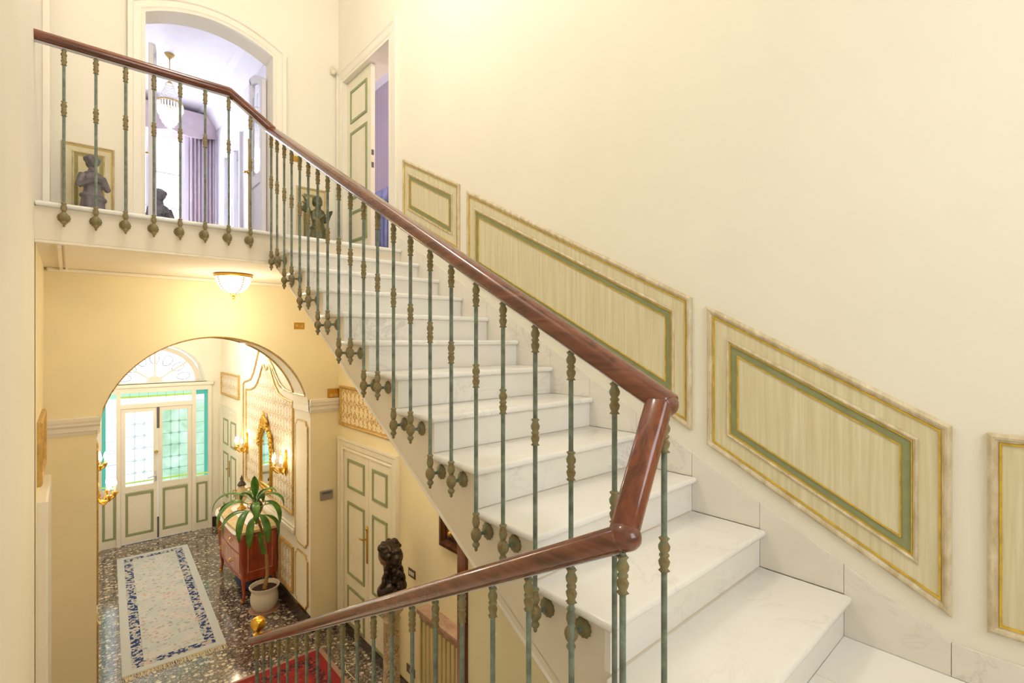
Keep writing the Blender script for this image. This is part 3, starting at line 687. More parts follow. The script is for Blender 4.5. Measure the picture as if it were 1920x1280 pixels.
# ---- arched doorway of the landing
d = sempty('trim_3', 'moulded casing around the low arched doorway of the landing')
n = 20; up_ = [(.522, ZL)]+[(.522+1.08*k/n, arch_up(.522+1.08*k/n)) for k in range(n+1)]+[(1.602, ZL)]
obj('casing', ringf(BM(), up_, [(0, 0), (0, .030), (.025, .025), (.035, .035), (.085, .035), (.095, .050), (.128, .055), (.132, .04), (.132, 0)], fE, False), 'white_paint', d)
def arched_leaf(name, lab, x, y0, y1, ang):
    lf = thing(name, lab, 'door', (x, y0, ZL), 'glazed leaves of the arched doorway')
    def pt(a, zt): return zt
    zt = lambda y: 2.80+(.19*(1-((y1-y)/(y1-y0))**2) if True else 0)
    fn = lambda a, b_, h: (x+h, y0+(a-y0)*math.cos(ang), b_) if ang == 0 else (x+h+(a-y0)*math.sin(ang), y0+(a-y0)*math.cos(ang), b_)
    ys = [y0+(y1-y0)*k/8 for k in range(9)]
    outer = [(y0, ZL+.01), (y1, ZL+.01)]+[(y, zt(y)) for y in ys[::-1]]
    obj('leaf_frame', ringf(BM(), outer, [(0, 0), (0, .04), (.085, .04), (.085, 0), (0, 0)], fn), 'room_white', lf)
    obj('mid_rail', prism(BM(), rect(y0+.08, y1-.08, 1.72, 1.84), fn, .002, .038), 'room_white', lf)
    obj('lower_panel', prism(BM(), rect(y0+.08, y1-.08, ZL+.09, 1.72), fn, .012, .028), 'room_white', lf)
    obj('glass_pane', prism(BM(), rect(y0+.08, y1-.08, 1.84, 2.74), fn, .016, .022), 'door_glass', lf)
    b = BM(); tube(b, [fn(y1-.02, 1.0, -.012), fn(y1-.02, 2.3, -.012)], .007, 6); tube(b, [fn(y1-.02, 1.92, -.012), fn(y1-.02, 1.92, -.06), fn(y1-.06, 1.90, -.06)], .011, 6); ball(b, fn(y1-.02, 1.92, -.012), .022); obj('bolt_handle', b, 'brass', lf, True)
    return lf
arched_leaf('door_leaf', 'white glazed door leaf folded open against the far jamb of the arched doorway', 1.550, 5.76, 6.27, 0)
arched_leaf('door_leaf', 'white glazed door leaf folded open at the near jamb of the arched doorway', .565, 5.80, 6.32, math.radians(9))
# ================================================================ hall archway trims
d = sempty('trim_4', 'stepped impost cornice and gilt beads of the hall archway')
CPR = [(-.800, 0), (-.800, .012), (-.775, .018), (-.770, .030), (-.735, .034), (-.715, .050), (-.700, .052), (-.680, .060), (-.655, .064), (-.648, .056), (-.648, 0)]
def cornice(a0, a1):
    b = BM(); A = [b.verts.new(fE(a0, z, p)) for z, p in CPR]; B = [b.verts.new(fE(a1, z, p)) for z, p in CPR]
    for i in range(len(CPR)-1): b.faces.new((A[i], A[i+1], B[i+1], B[i]))
    b.faces.new(A); b.faces.new(B); return b
obj('impost', cornice(XW, .205), 'white_paint', d); obj('impost', cornice(1.978, WP), 'white_paint', d)
for x0, x1 in ((.182, .205), (1.978, 2.001)): obj('impost_return', box(BM(), x0, x1, YE-.03, YI+.02, -.800, -.648, .006), 'white_paint', d)
def arcpts(y, a0, a1, n=26, inset=.004):
    return [(1.0915+(.9085-inset)*math.cos(a0+(a1-a0)*k/n), y, -.86+(.90-inset)*math.sin(a0+(a1-a0)*k/n)) for k in range(n+1)]
def bead(pts, r=.012, par=d, mat='gilt_dark', nm='gilt_bead'): b = BM(); tube(b, pts, r, 6); return obj(nm, b, mat, par, True)
R_ = math.radians
for a0, a1 in ((16, 66), (70, 112), (116, 164)):
    p0 = arcpts(YE+.05, R_(a0), R_(a1)); p1 = arcpts(YI-.06, R_(a0), R_(a1)); bead(p0+p1[::-1]+p0[:1])
bead(arcpts(YE+.004, R_(66), R_(172)), .007)
for z0, z1 in ((-2.33, -.915), (-3.02, -2.42)):                     # long and short panels on both jambs
    for x in (1.992, .191):
        c = .05; p = [(x, 5.66, z0+c), (x, 5.66, z1-c), (x, 5.70, z1-c+.01), (x, 5.72, z1), (x, 5.98, z1), (x, 6.0, z1-c+.01), (x, 6.04, z1-c), (x, 6.04, z0+c), (x, 6.0, z0+c-.01), (x, 5.98, z0), (x, 5.72, z0), (x, 5.70, z0+c-.01)]
        bead(p+p[:1], .010)
        obj('jamb_panel', prism(BM(), [(q[1], q[2]) for q in p], lambda a, b_, h: (x+h, a, b_), -.004 if x > 1 else .004, .004 if x > 1 else -.004), 'plaster_soffit', d)
# ---- big damask field in the vestibule with its curved gilt border
half_r = [(7.22, -.385), (7.16, -.37), (7.12, -.325), (7.06, -.335), (7.0, -.40), (6.93, -.48), (6.82, -.58), (6.68, -.66), (6.5, -.70), (6.32, -.715), (6.13, -.72), (6.13, -2.07)]
poly = half_r+[(2*7.22-a if a > 6.2 else 8.22, z) for a, z in half_r[:0:-1]]
t = thing('damask_field', 'large pale damask wall field with a curved gilt border behind the mirror', 'panel', (XV, 7.2, -2.07))
obj('fabric', fillp(BM(), poly, fV, .006), 'damask_pale', t)
obj('gilt_border', ringf(BM(), poly, [(-.004, 0), (-.004, .018), (.010, .024), (.022, .016), (.026, .006)], fV), 'gilt_dark', t)
def curve_bead(pts, r=.010): b = BM(); tube(b, [fV(a, z, .012) for a, z in pts], r, 6); obj('gilt_scroll', b, 'gilt_dark', t, True)
curve_bead([(8.38, -3.0), (8.38, -.66), (8.30, -.62), (8.18, -.60), (7.98, -.57), (7.82, -.46), (7.70, -.32), (7.60, -.19), (7.56, -.15)])
curve_bead([(7.30, -.16), (7.22, -.20), (7.08, -.24), (6.92, -.34), (6.76, -.46), (6.60, -.55), (6.42, -.60), (6.20, -.62), (6.10, -.60)])
curve_bead([(7.0, -.33), (6.84, -.47), (6.66, -.57), (6.45, -.61), (6.70, -.50), (6.86, -.38), (7.0, -.33)], .009)
b = BM(); box(b, XV-.028, XV, 6.09, 8.36, -2.28, -2.23, .008); box(b, XV-.016, XV, 6.09, 8.36, -2.23, -2.20); obj('dado_rail', b, 'vest_paint', t)

# ================================================================ lamps
# bowl lamp below the landing
LX, LY = 1.115, 5.03
t = thing('ceiling_lamp', 'glowing alabaster bowl lamp with brass rim below the landing', 'ceiling lamp', (LX, LY, SOF))
bowl = [(.002, -.178), (.03, -.176), (.062, -.165), (.098, -.138), (.124, -.100), (.139, -.060), (.145, -.022), (.144, -.012)]
b = BM(); lathe(b, [(r, z+SOF) for r, z in bowl], (LX, LY, 0), seg=32); obj('glass_bowl', b, 'lamp_glass', t, True)
b = BM(); lathe(b, [(.10, SOF), (.150, SOF-.002), (.156, SOF-.010), (.156, SOF-.022), (.149, SOF-.028), (.143, SOF-.026)], (LX, LY, 0), seg=32); obj('rim', b, 'brass', t, True)
b = BM(); lathe(b, [(.022, SOF-.172), (.030, SOF-.180), (.018, SOF-.188), (.010, SOF-.196), (.015, SOF-.206), (.008, SOF-.216), (.010, SOF-.224), (.001, SOF-.238)], (LX, LY, 0), seg=16); obj('finial', b, 'brass', t, True)
for a in (-2.75, -1.2, .35, 1.9):
    b = BM()
    for r, z in [(bowl[k][0]*(1-s)+bowl[k+1][0]*s, bowl[k][1]*(1-s)+bowl[k+1][1]*s) for k in range(1, 7) for s in (0, .5)]: ball(b, (LX+(r+.002)*math.cos(a), LY+(r+.002)*math.sin(a), SOF+z), .0065, u=6, v=4)
    obj('beaded_strap', b, 'brass', t)
point('bowl_light', (LX, LY, G+SOF-.36), 13, (1, .86, .66), .16)
# stairwell lamp hanging out of view, high above the flight
t = thing('pendant_lamp', 'white globe lamp hanging high in the stairwell', 'pendant lamp', (.80, 2.9, ZC))
b = BM(); ball(b, (.80, 2.9, 3.90), .20, u=24, v=16); obj('globe', b, 'lamp_glass', t, True)
b = BM(); tube(b, [(.80, 2.9, ZC), (.80, 2.9, 4.05)], .008, 8); lathe(b, [(.06, ZC), (.055, ZC-.03), (.01, ZC-.05)], (.80, 2.9, 0)); obj('rod', b, 'brass', t)
point('pendant_light', (.80, 2.9, G+3.5), 76, (1, .955, .89), .22)
# globe lamp added under the flight, hidden by the steps, to brighten the hall
t = thing('ceiling_lamp', 'small added globe lamp below the marble flight', 'ceiling lamp', (1.78, 3.1, -.06))
b = BM(); ball(b, (1.78, 3.1, -.24), .09, u=18, v=12); obj('globe', b, 'lamp_glass', t, True)
b = BM(); lathe(b, [(.07, -.03), (.07, -.06), (.03, -.13), (.04, -.16)], (1.78, 3.1, 0), seg=16); obj('fitting', b, 'brass', t, True)
point('under_flight_fill', (1.78, 3.1, G-.42), 19, (1, .88, .68), .12)
def sconce(y, x, sgn, zc, label):
    t = thing('wall_sconce', label, 'sconce', (x, y, zc), 'gilt candle sconces of the vestibule')
    fx = lambda dx: x-sgn*dx
    b = BM(); lathe(b, [(.004, zc+.20), (.012, zc+.17), (.022, zc+.10), (.016, zc+.06), (.034, zc), (.030, zc-.05), (.014, zc-.09), (.004, zc-.13)], (fx(.014), y, 0), seg=12, ripple=.15, nrip=5); obj('back_plate', b, 'gold', t, True)
    for k, (dy, dx) in enumerate(((-.12, .11), (0, .16), (.12, .11))):
        b = BM(); pts = [(fx(.02), y, zc-.02), (fx(.05), y+dy*.3, zc-.07), (fx(dx*.7), y+dy*.8, zc-.075), (fx(dx), y+dy, zc-.03), (fx(dx), y+dy, zc+.005)]
        tube(b, pts, [.010, .012, .010, .008, .009], 8); lathe(b, [(.006, zc-.045), (.012, zc-.03), (.026, zc+.002), (.024, zc+.010), (.010, zc+.012)], (fx(dx), y+dy, 0), seg=12, ripple=.08); arm = obj('arm', b, 'gold', t, True)
        b = BM(); lathe(b, [(.009, zc+.012), (.009, zc+.065)], (fx(dx), y+dy, 0), seg=10); obj('candle', b, 'ceramic', arm)
        b = BM(); lathe(b, [(.006, zc+.065), (.016, zc+.085), (.017, zc+.10), (.010, zc+.125), (.001, zc+.15)], (fx(dx), y+dy, 0), seg=10); obj('flame_bulb', b, 'bulb', arm, True)
    point('sconce_light', (fx(.17), y, G+zc+.16), 1.7, (1, .84, .60), .06)
sconce(8.13, XV-.006, 1, -1.56, 'gilt candle sconce between the vestibule side door and the mirror')
sconce(6.36, XV-.006, 1, -1.52, 'gilt candle sconce between the mirror and the archway')
sconce(6.36, .189, -1, -1.52, 'gilt candle sconce peeking past the near jamb of the archway, lower glow')
sconce(8.13, .189, -1, -1.56, 'gilt candle sconce peeking past the near jamb of the archway, upper glow')

# ================================================================ small wall fittings
def plate(label, fn, a0, a1, z0, z1, n, mat='brass', grp='brass switch plates', nm='switch_plate', cat='switch'):
    t = thing(nm, label, cat, fn((a0+a1)/2, z0, 0), grp)
    b = BM(); prism(b, rect(a0, a1, z0, z1), fn, .0, .008); obj('plate', b, mat, t)
    w_ = (a1-a0); 
    for k in range(n):
        c = a0+w_*(k+1)/(n+1); obj('rocker', prism(BM(), rect(c-.009, c+.009, z0+.022, z1-.022), fn, .008, .013), 'plastic' if mat == 'dark_wood' else 'gilt_dark', t)
plate('brass switch plate on the arch wall close under the stringer', fE, 1.822, 1.932, .122, .194, 3)
plate('brass switch plate beside the arched landing doorway', fE, 1.815, 1.905, 1.935, 1.995, 1)
plate('brown switch plate on the hall wall behind the bust', fR, 3.89, 4.01, -2.135, -2.06, 3, 'dark_wood', 'brown hall wall plates')
plate('brown socket plate low on the hall wall by the column', fR, 3.90, 4.04, -3.02, -2.945, 1, 'dark_wood', 'brown hall wall plates', 'socket_plate', 'socket')
t = thing('alarm_sensor', 'small cream motion sensor in the landing corner', 'sensor', (2.24, YE, 3.0))
obj('housing', box(BM(), 2.215, 2.265, YE-.05, YE, 3.01, 3.09, .008), 'plastic', t); b = BM(); ball(b, (2.24, YE-.05, 3.03), .022, 1, .5, 1.2); obj('lens', b, 'ceramic', t, True)
t = thing('alarm_box', 'small yellowish box on the cornice beside the damask overdoor panel', 'box', (2.25, YE, -.65))
obj('body', box(BM(), 2.185, 2.305, YE-.055, YE-.001, -.645, -.545, .004), 'brass', t); obj('face', box(BM(), 2.20, 2.29, YE-.058, YE-.054, -.635, -.60), 'gilt_dark', t)
t = thing('wall_keypad', 'flat grey keypad on the pier beside the archway', 'keypad', (2.17, YE, -1.80))
obj('body', box(BM(), 2.10, 2.24, YE-.035, YE-.001, -1.785, -1.685, .006), 'grey_plastic', t); obj('display', box(BM(), 2.115, 2.225, YE-.038, YE-.034, -1.72, -1.695), 'iron_grey', t)

# ================================================================ mirror, commode and what stands on it
t = thing('wall_mirror', 'tall mirror in a carved gilt frame above the commode', 'mirror', (XV, 7.22, -2.0))
MY = 7.2; mo = [(MY-.215, -1.93), (MY+.215, -1.93), (MY+.215, -1.36), (MY+.17, -1.27), (MY+.08, -1.19), (MY, -1.15), (MY-.08, -1.19), (MY-.17, -1.27), (MY-.215, -1.36)]
obj('glass', fillp(BM(), mo, fV, .016), 'mirror_glass', t)
obj('frame', ringf(BM(), mo, [(.004, .014), (0, .028), (-.012, .038), (-.028, .040), (-.042, .026), (-.045, 0)], fV), 'gold', t, True)
b = BM(); rnd = random.Random(3)
for k in range(40):
    a = PI*(-.08+1.16*k/39); y = MY+(.275+.03*math.sin(k*2.3))*math.cos(a); z = -1.37+(.23+.03*math.sin(k*1.7))*math.sin(a)
    ball(b, fV(y, z, .04), .022+.012*rnd.random(), .7, 1, 1, 7, 5)
for k in range(30): ball(b, fV(MY+rnd.uniform(-.13, .13), -1.14+rnd.uniform(0, .09), .045), rnd.uniform(.018, .03), .7, 1, 1, 7, 5)
for k in range(8): ball(b, fV(MY+.025*math.sin(k*2), -1.08+.018*k, .045), .040-.0035*k, .7, 1, 1, 7, 5)
for s in (-1, 1):
    for k in range(6): ball(b, fV(MY+s*(.275-.006*k), -1.40-.045*k, .03), .028-.002*k, .7, 1, 1.1, 7, 5)
obj('carving', b, 'gold', t, True); b = BM()
for k in range(13): ball(b, fV(MY-.24+.04*k, -1.965-.025*math.sin(PI*k/12), .03), .028, .7, 1, 1, 7, 5)
obj('carving', b, 'gold', t, True)
CX0, CX1, CY0, CY1, CT = 1.585, 1.985, 6.70, 7.93, -2.335
t = thing('commode', 'red wood commode with inlaid sides, curved legs and a yellow marble top', 'commode', (1.79, 7.3, ZG))
def serp(y): s = (y-CY0)/(CY1-CY0); return .035*math.sin(PI*s)
fr = [(CX0+.01-serp(CY0+.02+(CY1-CY0-.04)*k/12), CY0+.02+(CY1-CY0-.04)*k/12) for k in range(13)]
fZ = lambda a, b_, h: (a, b_, h)
body = obj('body', prism(BM(), fr+[(CX1, CY1-.02), (CX1, CY0+.02)], fZ, ZG+.28, CT-.03), 'commode_wood', t)
tp = [(CX0-.02-serp(CY0+(CY1-CY0)*k/12), CY0-.015+(CY1-CY0+.03)*k/12) for k in range(13)]
obj('marble_top', prism(BM(), tp+[(CX1+.01, CY1+.015), (CX1+.01, CY0-.015)], fZ, CT-.03, CT), 'marble_cream', t)
for z0, z1 in ((ZG+.59, CT-.045), (ZG+.34, ZG+.57)):
    p = [(x-.012, y) for x, y in fr[1:-1]]; dr = obj('drawer', prism(BM(), p+[(CX0+.03, fr[-2][1]), (CX0+.03, fr[1][1])], fZ, z0, z1), 'commode_pale', body)
    for yy in (CY0+.35, CY1-.35):
        b = BM(); x = CX0-.018-serp(yy); tube(b, [(x, yy-.05, (z0+z1)/2), (x-.025, yy-.03, (z0+z1)/2-.02), (x-.025, yy+.03, (z0+z1)/2-.02), (x, yy+.05, (z0+z1)/2)], .007, 6); obj('handle', b, 'brass', dr, True)
p = rect(CX0+.055, CX1-.05, ZG+.36, CT-.07); fS = lambda a, b_, h: (a, CY0+.02-h, b_)
obj('side_inlay', ringf(BM(), p, [(0, .0), (.002, .004), (.014, .004), (.016, .001)], fS), 'commode_pale', body)
obj('side_field', fillp(BM(), offs(p, .02), fS, .002), 'commode_wood', body)
for x in (CX0+.02, CX1-.03):
    for y in (CY0+.04, CY1-.04):
        s = -1 if x < 1.8 else 0; b = BM(); tube(b, [(x, y, CT-.04), (x+s*.022, y, CT-.12), (x+s*.012, y, ZG+.42), (x, y, ZG+.24), (x+.006, y, ZG+.10), (x-.012 if s else x, y, ZG+.0)], [.026, .036, .030, .026, .017, .021], 8)
        lg = obj('leg', b, 'commode_wood', t, True)
        b = BM(); ball(b, (x+s*.045, y, CT-.11), .018, 1, 1.1, 2.2, 8, 6); ball(b, (x-.012 if s else x, y, ZG+.018), .024, 1, 1, .8, 8, 6); obj('gilt_mount', b, 'brass', lg, True)
b = BM(); tube(b, [(x-.0, y, ZG+.285) for x, y in fr], .012, 6); box(b, CX0+.02, CX1-.02, CY0+.012, CY0+.03, ZG+.255, ZG+.30, .006); obj('apron', b, 'commode_wood', t)
# lace runner with hanging ends
b = BM(); pr = [(6.80, CT+.003), (7.3, CT+.003), (7.7, CT+.003), (CY1+.018, CT+.003), (CY1+.022, CT-.05), (CY1+.024, CT-.14)]
A = [b.verts.new((CX0-.026, y, z)) for y, z in pr]; B = [b.verts.new((CX1-.03, y, z)) for y, z in pr]; Cc = [b.verts.new((CX0-.060+.006*math.sin(y*40), y, z-.10-.025*math.cos(y*16))) for y, z in pr[:4]]
for i in range(len(pr)-1): b.faces.new((A[i], A[i+1], B[i+1], B[i]))
for i in range(3): b.faces.new((Cc[i], Cc[i+1], A[i+1], A[i]))
o = obj('lace_runner', b, 'lace'); tag(o, 'white lace runner draped over the commode top', 'cloth')
m = o.modifiers.new('s', 'SUBSURF'); m.levels = 1; m.render_levels = 2; m = o.modifiers.new('t', 'SOLIDIFY'); m.thickness = .003; m.offset = 1
def urn(x, y, k, label, mat):
    t = thing('lidded_urn', label, 'urn', (x, y, CT+.004), 'urns on the commode'); z = CT+.007
    b = BM(); lathe(b, [(.055*k, z), (.058*k, z+.018*k), (.040*k, z+.03*k), (.022*k, z+.05*k), (.018*k, z+.075*k), (.026*k, z+.09*k)], (x, y, 0), seg=20); obj('foot', b, 'brass', t, True)
    b = BM(); lathe(b, [(.024*k, z+.09*k), (.05*k, z+.12*k), (.078*k, z+.18*k), (.082*k, z+.22*k), (.066*k, z+.265*k), (.042*k, z+.29*k), (.036*k, z+.31*k), (.05*k, z+.33*k)], (x, y, 0), seg=24); obj('vessel', b, mat, t, True)
    b = BM(); lathe(b, [(.054*k, z+.33*k), (.056*k, z+.338*k), (.046*k, z+.36*k), (.026*k, z+.385*k), (.015*k, z+.40*k), (.024*k, z+.42*k), (.012*k, z+.44*k), (.001*k, z+.475*k)], (x, y, 0), seg=20); obj('lid', b, 'urn_dark', t, True)
    for s in (-1, 1):
        b = BM(); tube(b, [(x+s*.06*k, y, z+.27*k), (x+s*.105*k, y, z+.28*k), (x+s*.11*k, y, z+.23*k), (x+s*.08*k, y, z+.20*k)], .008*k, 6); obj('handle', b, 'brass', t, True)
urn(1.79, 7.62, 1.0, 'pale lidded urn with gilt foot at the far end of the commode', 'urn_pale')
urn(1.80, 6.93, .95, 'dark lidded urn with gilt foot at the near end of the commode', 'urn_dark')
b = BM(); ball(b, (1.76, 7.15, ZG+.12), 1, .15, .26, .12, 16, 10); o = obj('cloth_bag', b, 'blue_cloth', None, True); tag(o, 'dark blue cloth bag lying under the commode', 'bag')

# ================================================================ potted plant
PX, PY = 1.760, 6.44
t = thing('potted_plant', 'long leaved green plant in a fluted white pot by the commode', 'plant', (PX, PY, ZG))
z = ZG+.012
b = BM(); lathe(b, [(.112, z), (.132, z+.03, .012), (.152, z+.09, .015), (.152, z+.15, .015), (.140, z+.20, .012), (.146, z+.235, .02), (.166, z+.265, .03), (.166, z+.275, .03), (.152, z+.272, .02), (.138, z+.23, 0), (.125, z+.20, 0)], (PX, PY, 0), seg=60, nrip=20); obj('pot', b, 'ceramic', t, True)
b = BM(); lathe(b, [(.0005, z+.225), (.139, z+.232)], (PX, PY, 0), seg=24); obj('soil', b, 'soil', t)
b = BM(); lathe(b, [(.165, ZG), (.175, ZG+.006), (.170, ZG+.012)], (PX, PY, 0), seg=28); obj('saucer', b, 'terracotta', t)
trunk = [(PX, PY, z+.22), (PX+.03, PY-.01, z+.40), (PX+.025, PY, z+.60), (PX-.01, PY+.01, z+.86), (PX-.07, PY+.02, z+1.08), (PX-.10, PY+.02, z+1.24)]
b = BM(); tube(b, trunk, [.026, .018, .016, .015, .015, .014], 10); obj('trunk', b, 'bark', t, True)
C0 = Vector((PX-.10, PY+.02, z+1.22))
def leaf(az, el, L, wd, droop, dz=0):
    b = BM(); n = 13; p = C0+Vector((0, 0, dz)); e = el
    dirh = Vector((math.cos(az), math.sin(az), 0)); side = Vector((-math.sin(az), math.cos(az), 0)); rows = []
    for k in range(n+1):
        s = k/n; wv = wd*(.12 if s < .22 else max(.12, math.sin(PI*min(1, (s-.20)/.80))**.7)) if k < n else wd*.03
        nrm = Vector((0, 0, 1))*math.cos(e)-dirh*math.sin(e)
        rows.append((b.verts.new(p-side*wv+nrm*wv*.35), b.verts.new(p), b.verts.new(p+side*wv+nrm*wv*.35)))
        p = p+(dirh*math.cos(e)+Vector((0, 0, 1))*math.sin(e))*(L/n); e = max(-1.45, e-droop/n*(.5+1.3*s))
    for A, B in zip(rows, rows[1:]): b.faces.new((A[0], A[1], B[1], B[0])); b.faces.new((A[1], A[2], B[2], B[1]))
    o = obj('leaf', b, 'leaf', t, True); m = o.modifiers.new('t', 'SOLIDIFY'); m.thickness = .0016
for az, el, L, wd, dr, dz in ((196, 42, .62, .036, 2.7, 0), (232, 30, .60, .042, 2.8, -.05), (258, 52, .52, .040, 3.0, -.02), (300, 40, .56, .040, 3.0, 0), (322, 58, .48, .036, 2.8, .02), (350, 34, .40, .034, 2.8, -.04),
                          (15, 66, .36, .032, 2.2, .03), (60, 44, .45, .036, 2.4, 0), (100, 54, .50, .036, 2.5, 0), (138, 40, .60, .038, 2.7, -.03), (165, 54, .60, .036, 2.6, .03), (182, 24, .52, .038, 2.6, -.07), (250, 86, .36, .044, .3, .04), (210, 66, .40, .036, 1.6, .03), (305, 70, .40, .034, 1.8, .04), (278, 16, .54, .042, 2.6, -.08), (150, 18, .50, .040, 2.3, -.06), (245, 8, .50, .042, 2.4, -.10), (318, 10, .46, .040, 2.6, -.10)):
    leaf(R_(az), R_(el), L, wd, dr, dz)
b = BM(); p0 = Vector(trunk[3])
p = [p0, p0+Vector((-.05, -.03, .06)), p0+Vector((-.04, -.05, -.06)), p0+Vector((-.01, -.06, -.2))]
rows = [(b.verts.new(q+Vector((-.02, .01, 0))), b.verts.new(q+Vector((.02, -.01, 0)))) for q in p]
for A, B in zip(rows, rows[1:]): b.faces.new((A[0], A[1], B[1], B[0]))
obj('leaf', b, 'leaf', t, True)

# ================================================================ rugs
o = obj('runner_rug', box(BM(), -.435, .435, -1.65, 1.65, .001, .011), 'rug_pale'); o.location = (.892, 7.63, ZG+G); o.rotation_euler = (0, 0, -R_(2.6)); tag(o, 'pale floral runner rug with navy border bands on the vestibule floor', 'rug')
b = BM(); rnd = random.Random(5)
for k in range(120):
    s = k/119; x = -.43+.86*s; y = -1.65; L_ = .07+.03*rnd.random(); dx = .02*(rnd.random()-.5)
    tube(b, [(x, y+.004, .007), (x+dx, y-L_*.5, .005), (x+dx*2, y-L_, .003)], .0028, 4)
f_ = obj('fringe', b, 'cable', o); f_['kind'] = 'stuff'
o = obj('red_rug', box(BM(), .40, 1.93, 4.24, 5.20, ZG+.001, ZG+.012), 'rug_red'); tag(o, 'red patterned carpet at the foot of the stairs', 'rug')
b = BM(); box(b, 1.93, 1.975, 4.22, 5.23, ZG+.001, ZG+.008); box(b, .38, 1.93, 5.20, 5.235, ZG+.001, ZG+.008); obj('pale_edge', b, 'terracotta', o)
b = BM(); tube(b, [(2.27, 4.75, ZG+.004), (2.15, 4.72, ZG+.004), (2.06, 4.80, ZG+.004), (2.02, 4.70, ZG+.004), (2.03, 4.5, ZG+.004)], .004, 6); o = obj('floor_cable', b, 'cable', None, True); tag(o, 'thin pale cable lying on the terrazzo by the double door', 'cable')

# ================================================================ radiator shelf, framed case, bust
t = thing('radiator_shelf', 'pink marble shelf over a ribbed cream radiator on the hall wall', 'radiator', (2.2, 3.3, ZG))
obj('marble_shelf', box(BM(), 2.195, WP, 2.0, 3.68, -2.30, -2.262, .006), 'marble_pink', t); obj('shelf_edge', box(BM(), 2.208, WP, 2.02, 3.66, -2.34, -2.301, .01), 'marble_pink', t)
for k in range(27): y = 2.03+k*.06; obj('rib', box(BM(), 2.225, WP-.012, y, y+.047, ZG+.10, -2.36, .012), 'rad_cream', t)
obj('side_panel', box(BM(), 2.22, WP, 3.65, 3.67, ZG, -2.341), 'rad_cream', t)
t = thing('framed_case', 'dark wood framed case on the hall wall under the flight', 'frame', (WP, 3.3, -1.67))
p = rect(2.75, 3.445, -1.672, -1.10); obj('outer_frame', ringf(BM(), p, [(0, 0), (0, .05), (.03, .055), (.04, .03), (.05, .01)], fR), 'dark_wood', t)
obj('inner_frame', ringf(BM(), offs(p, .10), [(0, .01), (0, .04), (.03, .05), (.05, .03), (.06, .012)], fR), 'mahogany_z', t); obj('backing', fillp(BM(), offs(p, .03), fR, .010), 'dark_base', t)
b = BM(); ball(b, fR(3.27, -1.53, .06), .02); obj('knob', b, 'brass', t, True)

def sculpt(name, bm, mat, par, vox=.007, sm=4):
    o = obj(name, bm, mat, par, True); m = o.modifiers.new('fuse', 'REMESH'); m.mode = 'VOXEL'; m.voxel_size = vox; m.use_smooth_shade = True
    m = o.modifiers.new('soft', 'SMOOTH'); m.iterations = sm; m.factor = .5; return o
BX, BY = 2.03, 3.80
t = thing('marble_column', 'veined marble column below the dark bust', 'column', (BX, BY, ZG))
b = BM(); lathe(b, [(.125, ZG), (.125, ZG+.06), (.10, ZG+.08), (.09, ZG+.11), (.072, ZG+.13), (.068, ZG+.5), (.066, -2.36), (.074, -2.34), (.066, -2.32), (.07, -2.29), (.098, -2.26), (.105, -2.225), (.105, -2.21)], (BX, BY, 0), seg=28); obj('shaft', b, 'marble_column', t, True)
t = thing('bust', 'dark bronze bust of a woman with curled hair on the marble column', 'bust', (BX, BY, -2.21))
# the bust looks towards the door (+y) and a little into the hall
b = BM(); zb = -2.21
lathe(b, [(.05, zb), (.055, zb+.02), (.03, zb+.05), (.03, zb+.07)], (BX, BY, 0), seg=20)
ball(b, (BX, BY-.01, zb+.13), 1, .135, .085, .085); ball(b, (BX, BY+.03, zb+.11), 1, .09, .07, .07)
tube(b, [(BX, BY, zb+.15), (BX-.005, BY+.012, zb+.24), (BX-.01, BY+.02, zb+.30)], [.06, .045, .046], 12)
sculpt('drape', b, 'bronze_dark', t, .006)
b = BM(); tube(b, [(BX-.01, BY+.02, zb+.16), (BX-.01, BY+.03, zb+.25), (BX-.012, BY+.035, zb+.33)], [.052, .041, .045], 12)
ball(b, (BX-.02, BY+.055, zb+.40), 1, .066, .078, .092); ball(b, (BX-.028, BY+.118, zb+.385), 1, .014, .024, .018); ball(b, (BX-.03, BY+.098, zb+.345), 1, .03, .03, .02); ball(b, (BX-.025, BY+.10, zb+.32), 1, .025, .026, .02)
for s in (-1, 1): ball(b, (BX-.025+s*.028, BY+.108, zb+.415), 1, .016, .012, .009)
sculpt('face', b, 'skin_bronze', t, .005, 3)
b = BM(); rnd = random.Random(11)
ball(b, (BX-.01, BY+.02, zb+.44), 1, .088, .095, .085); ball(b, (BX, BY-.06, zb+.41), 1, .07, .06, .075)
for k in range(34):
    a = rnd.uniform(0, 2*PI); e = rnd.uniform(-.1, 1.3); ball(b, (BX-.01+.086*math.cos(a)*math.cos(e*.8), BY+.005+.098*math.sin(a)*math.cos(e*.8), zb+.435+.08*math.sin(e)), rnd.uniform(.02, .032), 1, 1, .8, 8, 6)
for k in range(14): ball(b, (BX+.02*math.sin(k*1.8), BY-.095+.018*math.cos(k*1.3), zb+.46-.024*k), .034-.0008*k, 1, 1, .9, 8, 6)
for s in (-1, 1):
    for k in range(8): ball(b, (BX+s*(.055+.006*k), BY-.03+.008*math.sin(k*2), zb+.33-.022*k), .024, 1, 1, 1, 8, 6)
sculpt('hair', b, 'bronze_dark', t, .006, 2)

